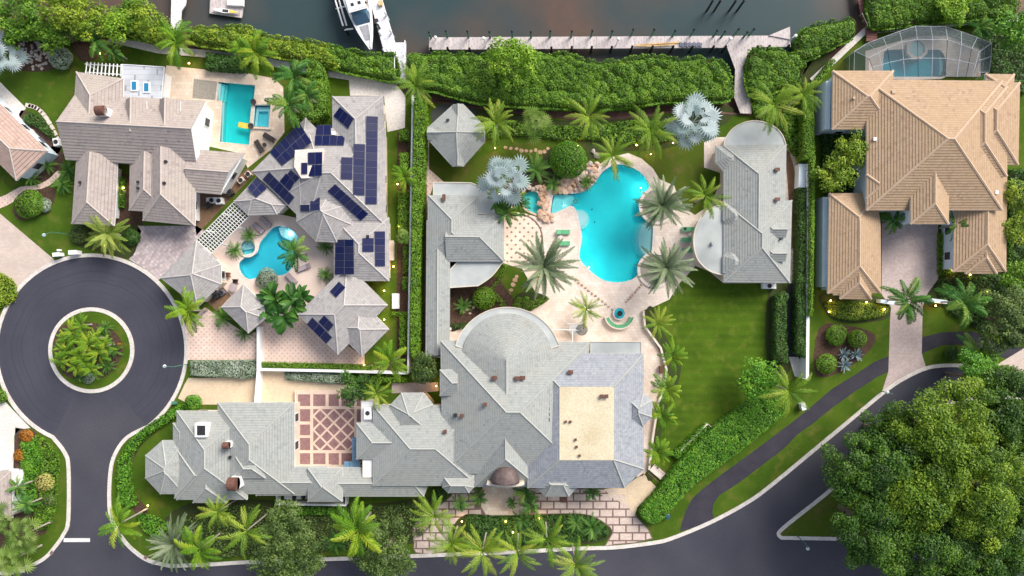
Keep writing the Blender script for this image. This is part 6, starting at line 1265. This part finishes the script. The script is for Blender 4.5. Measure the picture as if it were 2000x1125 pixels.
for a in [(75,276,.9,.9,.8,.7,'frame','grey air conditioner in the service yard by the rose roof'),(109,277,.8,1.1,.7,.2,'white','white machine box in the service yard by the rose roof'),(60,258,.8,.6,.4,.7,'slab','pale box in the service yard by the rose roof'),(427,392,.9,.9,.9,.1,'white','white air conditioner below the lattice pergola'),(413,391,1.5,.8,.5,.05,'white','long white cabinet below the lattice pergola'),(448,376,.8,.8,.8,.6,'dark','dark machine box beside the small gabled wing'),(470,352,.9,.7,.6,.7,'slab','pale utility box by the small gabled wing'),(484,340,.7,.7,.7,.7,'slab','pale utility box at the terrace corner'),(404,400,.9,.6,.8,.7,'dark','dark machine box beside the lattice pergola'),
  (718,807,1.0,1.7,4.4,0,'white','tall white machine cabinet beside the mansion wing roof'),(575,971,2.9,.6,1.1,0,'white','long white machine row on the balcony terrace'),(593,971,.8,.6,1.2,0,'slab','short pale machine on the balcony terrace'),(1503,558.5,1.9,.8,.9,0,'white','white pool machine below the guest house eaves'),(420,578,.8,.8,.8,.7,'dark','dark machine in the brown yard between pavilions'),(432,572,.7,.7,.7,.7,'frame','grey machine in the brown yard between pavilions')]: unit(*a)
sheet('service_yard', [(432,556),(452,578),(424,608),(402,588)], mt['soil'], .058)
def box_thing(name, x, y, w, d, h, ang, m, label, cat, lid=None):
    p = W(x, y); e = empty(name, (p.x, p.y, .03), label, cat); MB().box((p.x, p.y, .03+h/2), (w, d, h), ang).build('body', mt[m], e); MB().box((p.x, p.y, .05+h), (w*1.1, d*1.1, .06), ang).build('lid', mt[lid or m], e)
box_thing('mailbox', 120, 498, .9, .5, 1.1, .1, 'white', 'white mailbox pillar at the kerb near the left driveway', 'mailbox'); box_thing('mailbox', 153, 494, 1.1, .55, 1.2, .05, 'white', 'white mailbox pillar at the kerb near the date palm', 'mailbox'); box_thing('meter_box', 118, 489, .5, .25, .3, 0, 'white', 'tiny white meter box on the lawn behind the mailbox', 'box')
box_thing('terrace_chest', 1290, 721, .5, 1.0, .6, 0, 'brown', 'brown chest against the low terrace wall', 'chest'); box_thing('utility_box', 1564, 792, .6, .9, 1.0, .3, 'white', 'white utility cabinet on the verge under the coconut palm', 'cabinet'); box_thing('utility_box', 343, 786, .6, .4, .4, 0, 'green_post', 'small green box at the garage drive corner', 'box')
box_thing('garden_plinth', 774, 588, .95, 2.0, .4, 0, 'white', 'white stone table block in the narrow solar house garden', 'table'); box_thing('entry_plinth', 1102, 974, .8, .8, .3, 0, 'slab', 'square stone fire pit on the slab drive', 'fire pit', 'brown'); box_thing('side_bin', 767, 490, .6, 2.6, .9, 0, 'trav2', 'low tan block against the solar house wall', 'planter')
p = W(1303,1008,.8); e = empty('round_bin', (p.x, p.y, 0), 'dark blue round bin on the verge by the road hedge', 'bin'); MB().lathe((p.x, p.y, 0), [(.32,0),(.4,.9),(.42,.95),(.3,1.02),(.02,1.05)], 20).build('body', glassmat('blue_bin', (.02,.07,.11), .4), e); MB().box((p.x+.42, p.y, .75), (.14, .3, .06)).build('handle', mt['black'], e)
for x, y in ((495,199),(490,246)):
    p = W(x, y, .6); e = empty('fire_bowl', (p.x, p.y, .05), 'dark round fire bowl at a corner of the square spa', 'bowl', 'fire bowls by the spa'); MB().lathe((p.x, p.y, .05), [(.22,0),(.3,.3),(.34,.5)], 20).build('pedestal', mt['brown'], e); MB().lathe((p.x, p.y, .5), [(.25,0),(.42,.18),(.36,.2),(.2,.12)], 20).build('bowl', mt['dark'], e)
p = W(476,245); fl = empty('pool_float', (p.x, p.y, -.05), 'yellow foam float lying on the lap pool water', 'float', world=False); fl.rotation_euler = (0, 0, -.2)
o = MB().box((0,0,.03), (1.5,.75,.1)).build('mat', mt['yellow'], None, False, True); o.parent = fl; o = MB().box((-.6,0,.1), (.3,.7,.08)).build('pillow', mt['yellow'], None, False, True); o.parent = fl
rg = MB(); cx_, cy_ = W2((1124,393)); nn_ = 20; mm_ = 8
vs = [(cx_+(.26+.08*math.cos(2*math.pi*j/mm_))*math.cos(2*math.pi*i/nn_), cy_+(.26+.08*math.cos(2*math.pi*j/mm_))*math.sin(2*math.pi*i/nn_), -.01+.08*math.sin(2*math.pi*j/mm_)) for i in range(nn_) for j in range(mm_)]
rg.add(vs, [(i*mm_+j, ((i+1) % nn_)*mm_+j, ((i+1) % nn_)*mm_+(j+1) % mm_, i*mm_+(j+1) % mm_) for i in range(nn_) for j in range(mm_)]); tag(rg.build('ring_float', mt['green_post'], None, True), 'small dark green ring floating near the rock waterfall', 'float')
ga = empty('garden_gate', W(1125,645), 'white trellis gate with screen on the terrace behind the arched roof', 'gate')
for a, b_ in (((1078,644),(1108,644)),((1108,633),(1135,633)),((1108,645),(1135,645)),((1118,645),(1118,667))): MB().tube(W(*a,1.6), W(*b_,1.6), .08, n=4).build('bar', mt['white'], ga); p = W(*a,1.6); MB().box((p.x, p.y, .82), (.1, .1, 1.6)).build('post', mt['white'], ga)
MB().lathe((W(1135,643).x, W(1135,643).y, 1.5), [(.85,0),(.8,.08),(.05,.3)], 22).build('parasol_top', mt['screen'], ga); p = W(1135,643); MB().tube((p.x, p.y, 0), (p.x, p.y, 1.6), .03).build('pole', mt['white'], ga)
for x, y in ((744,8),(736,44)): p = W(x, y, .6); box = MB().box((p.x, p.y, .85), (.5, .7, .5)); tag(box.build('dock_box', mt['wood' if y < 20 else 'black']), 'tan storage box on the boat dock' if y < 20 else 'dark coiled box at the motorboat side of the dock', 'box')
tag(MB().lathe((W(240,375).x, W(240,375).y, .03), [(.5,0),(.5,.5),(.38,.5),(.36,.3)], 24).build('round_pot', mt['trav2']), 'round clay pot in the narrow court of the mauve-roofed house', 'pot')
# ---- landscape lights, all lit at dusk
LG = [(373,126,'under the areca palm by the pale dock'),(200,107,'in mulch by the white slatted pergola'),(246,368,'in the narrow court of the mauve-roofed house'),(208,480,'under the broad date palm'),(778,361,'beside the clipped hedge, upper part of the strip'),(781,443,'beside the clipped hedge near the small fan palm'),(770,521,'by the solar house wall planter'),(752,568,'by the solar house corner'),(752,624,'below the notched solar roof'),(713,712,'at the end of the box hedge'),
 (967,291,'under the palm beside the pavilion'),(976,380,'under the silver palm by the pool house'),(1000,406,'in the dark palms by the round patio'),(1128,285,'behind the large clipped globe'),(1242,285,'under the coconut palm above the pool'),(1313,281,'beside the large silver palm'),(1053,538,'under the date palm by the round patio'),(1270,303,'on the lawn above the pool curve'),(853,753,'beside the olive round tree'),
 (293,985,'on the side lawn near the turret'),(903,1016,'at the slab drive corner bed'),(988,1016,'in the bed below the entry court'),(1053,1010,'in the bed by the curved slab edge'),(1002,1037,'among roadside coconut palms'),(1619,587,'in the bed under the tan garage eaves'),(1689,590,'beside the tan garage gable'),(1616,609,'at the rounded end of the tan house bed'),(1723,604,'by the palm at the brick drive'),(1890,537,'below the tan front gable'),(1856,529,'at the court hedge end'),(1922,570,'under the palms by the olive tree'),(1286,957,'at the tip of the sand terrace'),(1823,597,'by the gate wall, shade tree side'),(821,655,'at the foot of the tall bright hedge')]
for x, y, t in LG:
    p = W(x, y); e = empty('garden_light', (p.x, p.y, 0), 'small lit garden lamp '+t, 'garden light', 'lit garden lamps'); MB().tube((p.x, p.y, -.05), (p.x, p.y, .45), .025, n=6).build('stake', mt['black'], e)
    MB().lathe((p.x, p.y, .45), [(.05,0),(.10,.06),(.10,.16),(.03,.2)], 10).build('bulb', mt['glow'], e)
    l_ = bpy.data.lights.new('lamp_glow', 'POINT'); l_.energy = 16; l_.color = (1, .58, .2); l_.shadow_soft_size = .12; lo_ = bpy.data.objects.new('lamp_glow', l_); col.objects.link(lo_); lo_.parent = e; lo_.location = (0, 0, .85)
for o in bpy.data.objects:
    if '_w' in o: del o['_w']
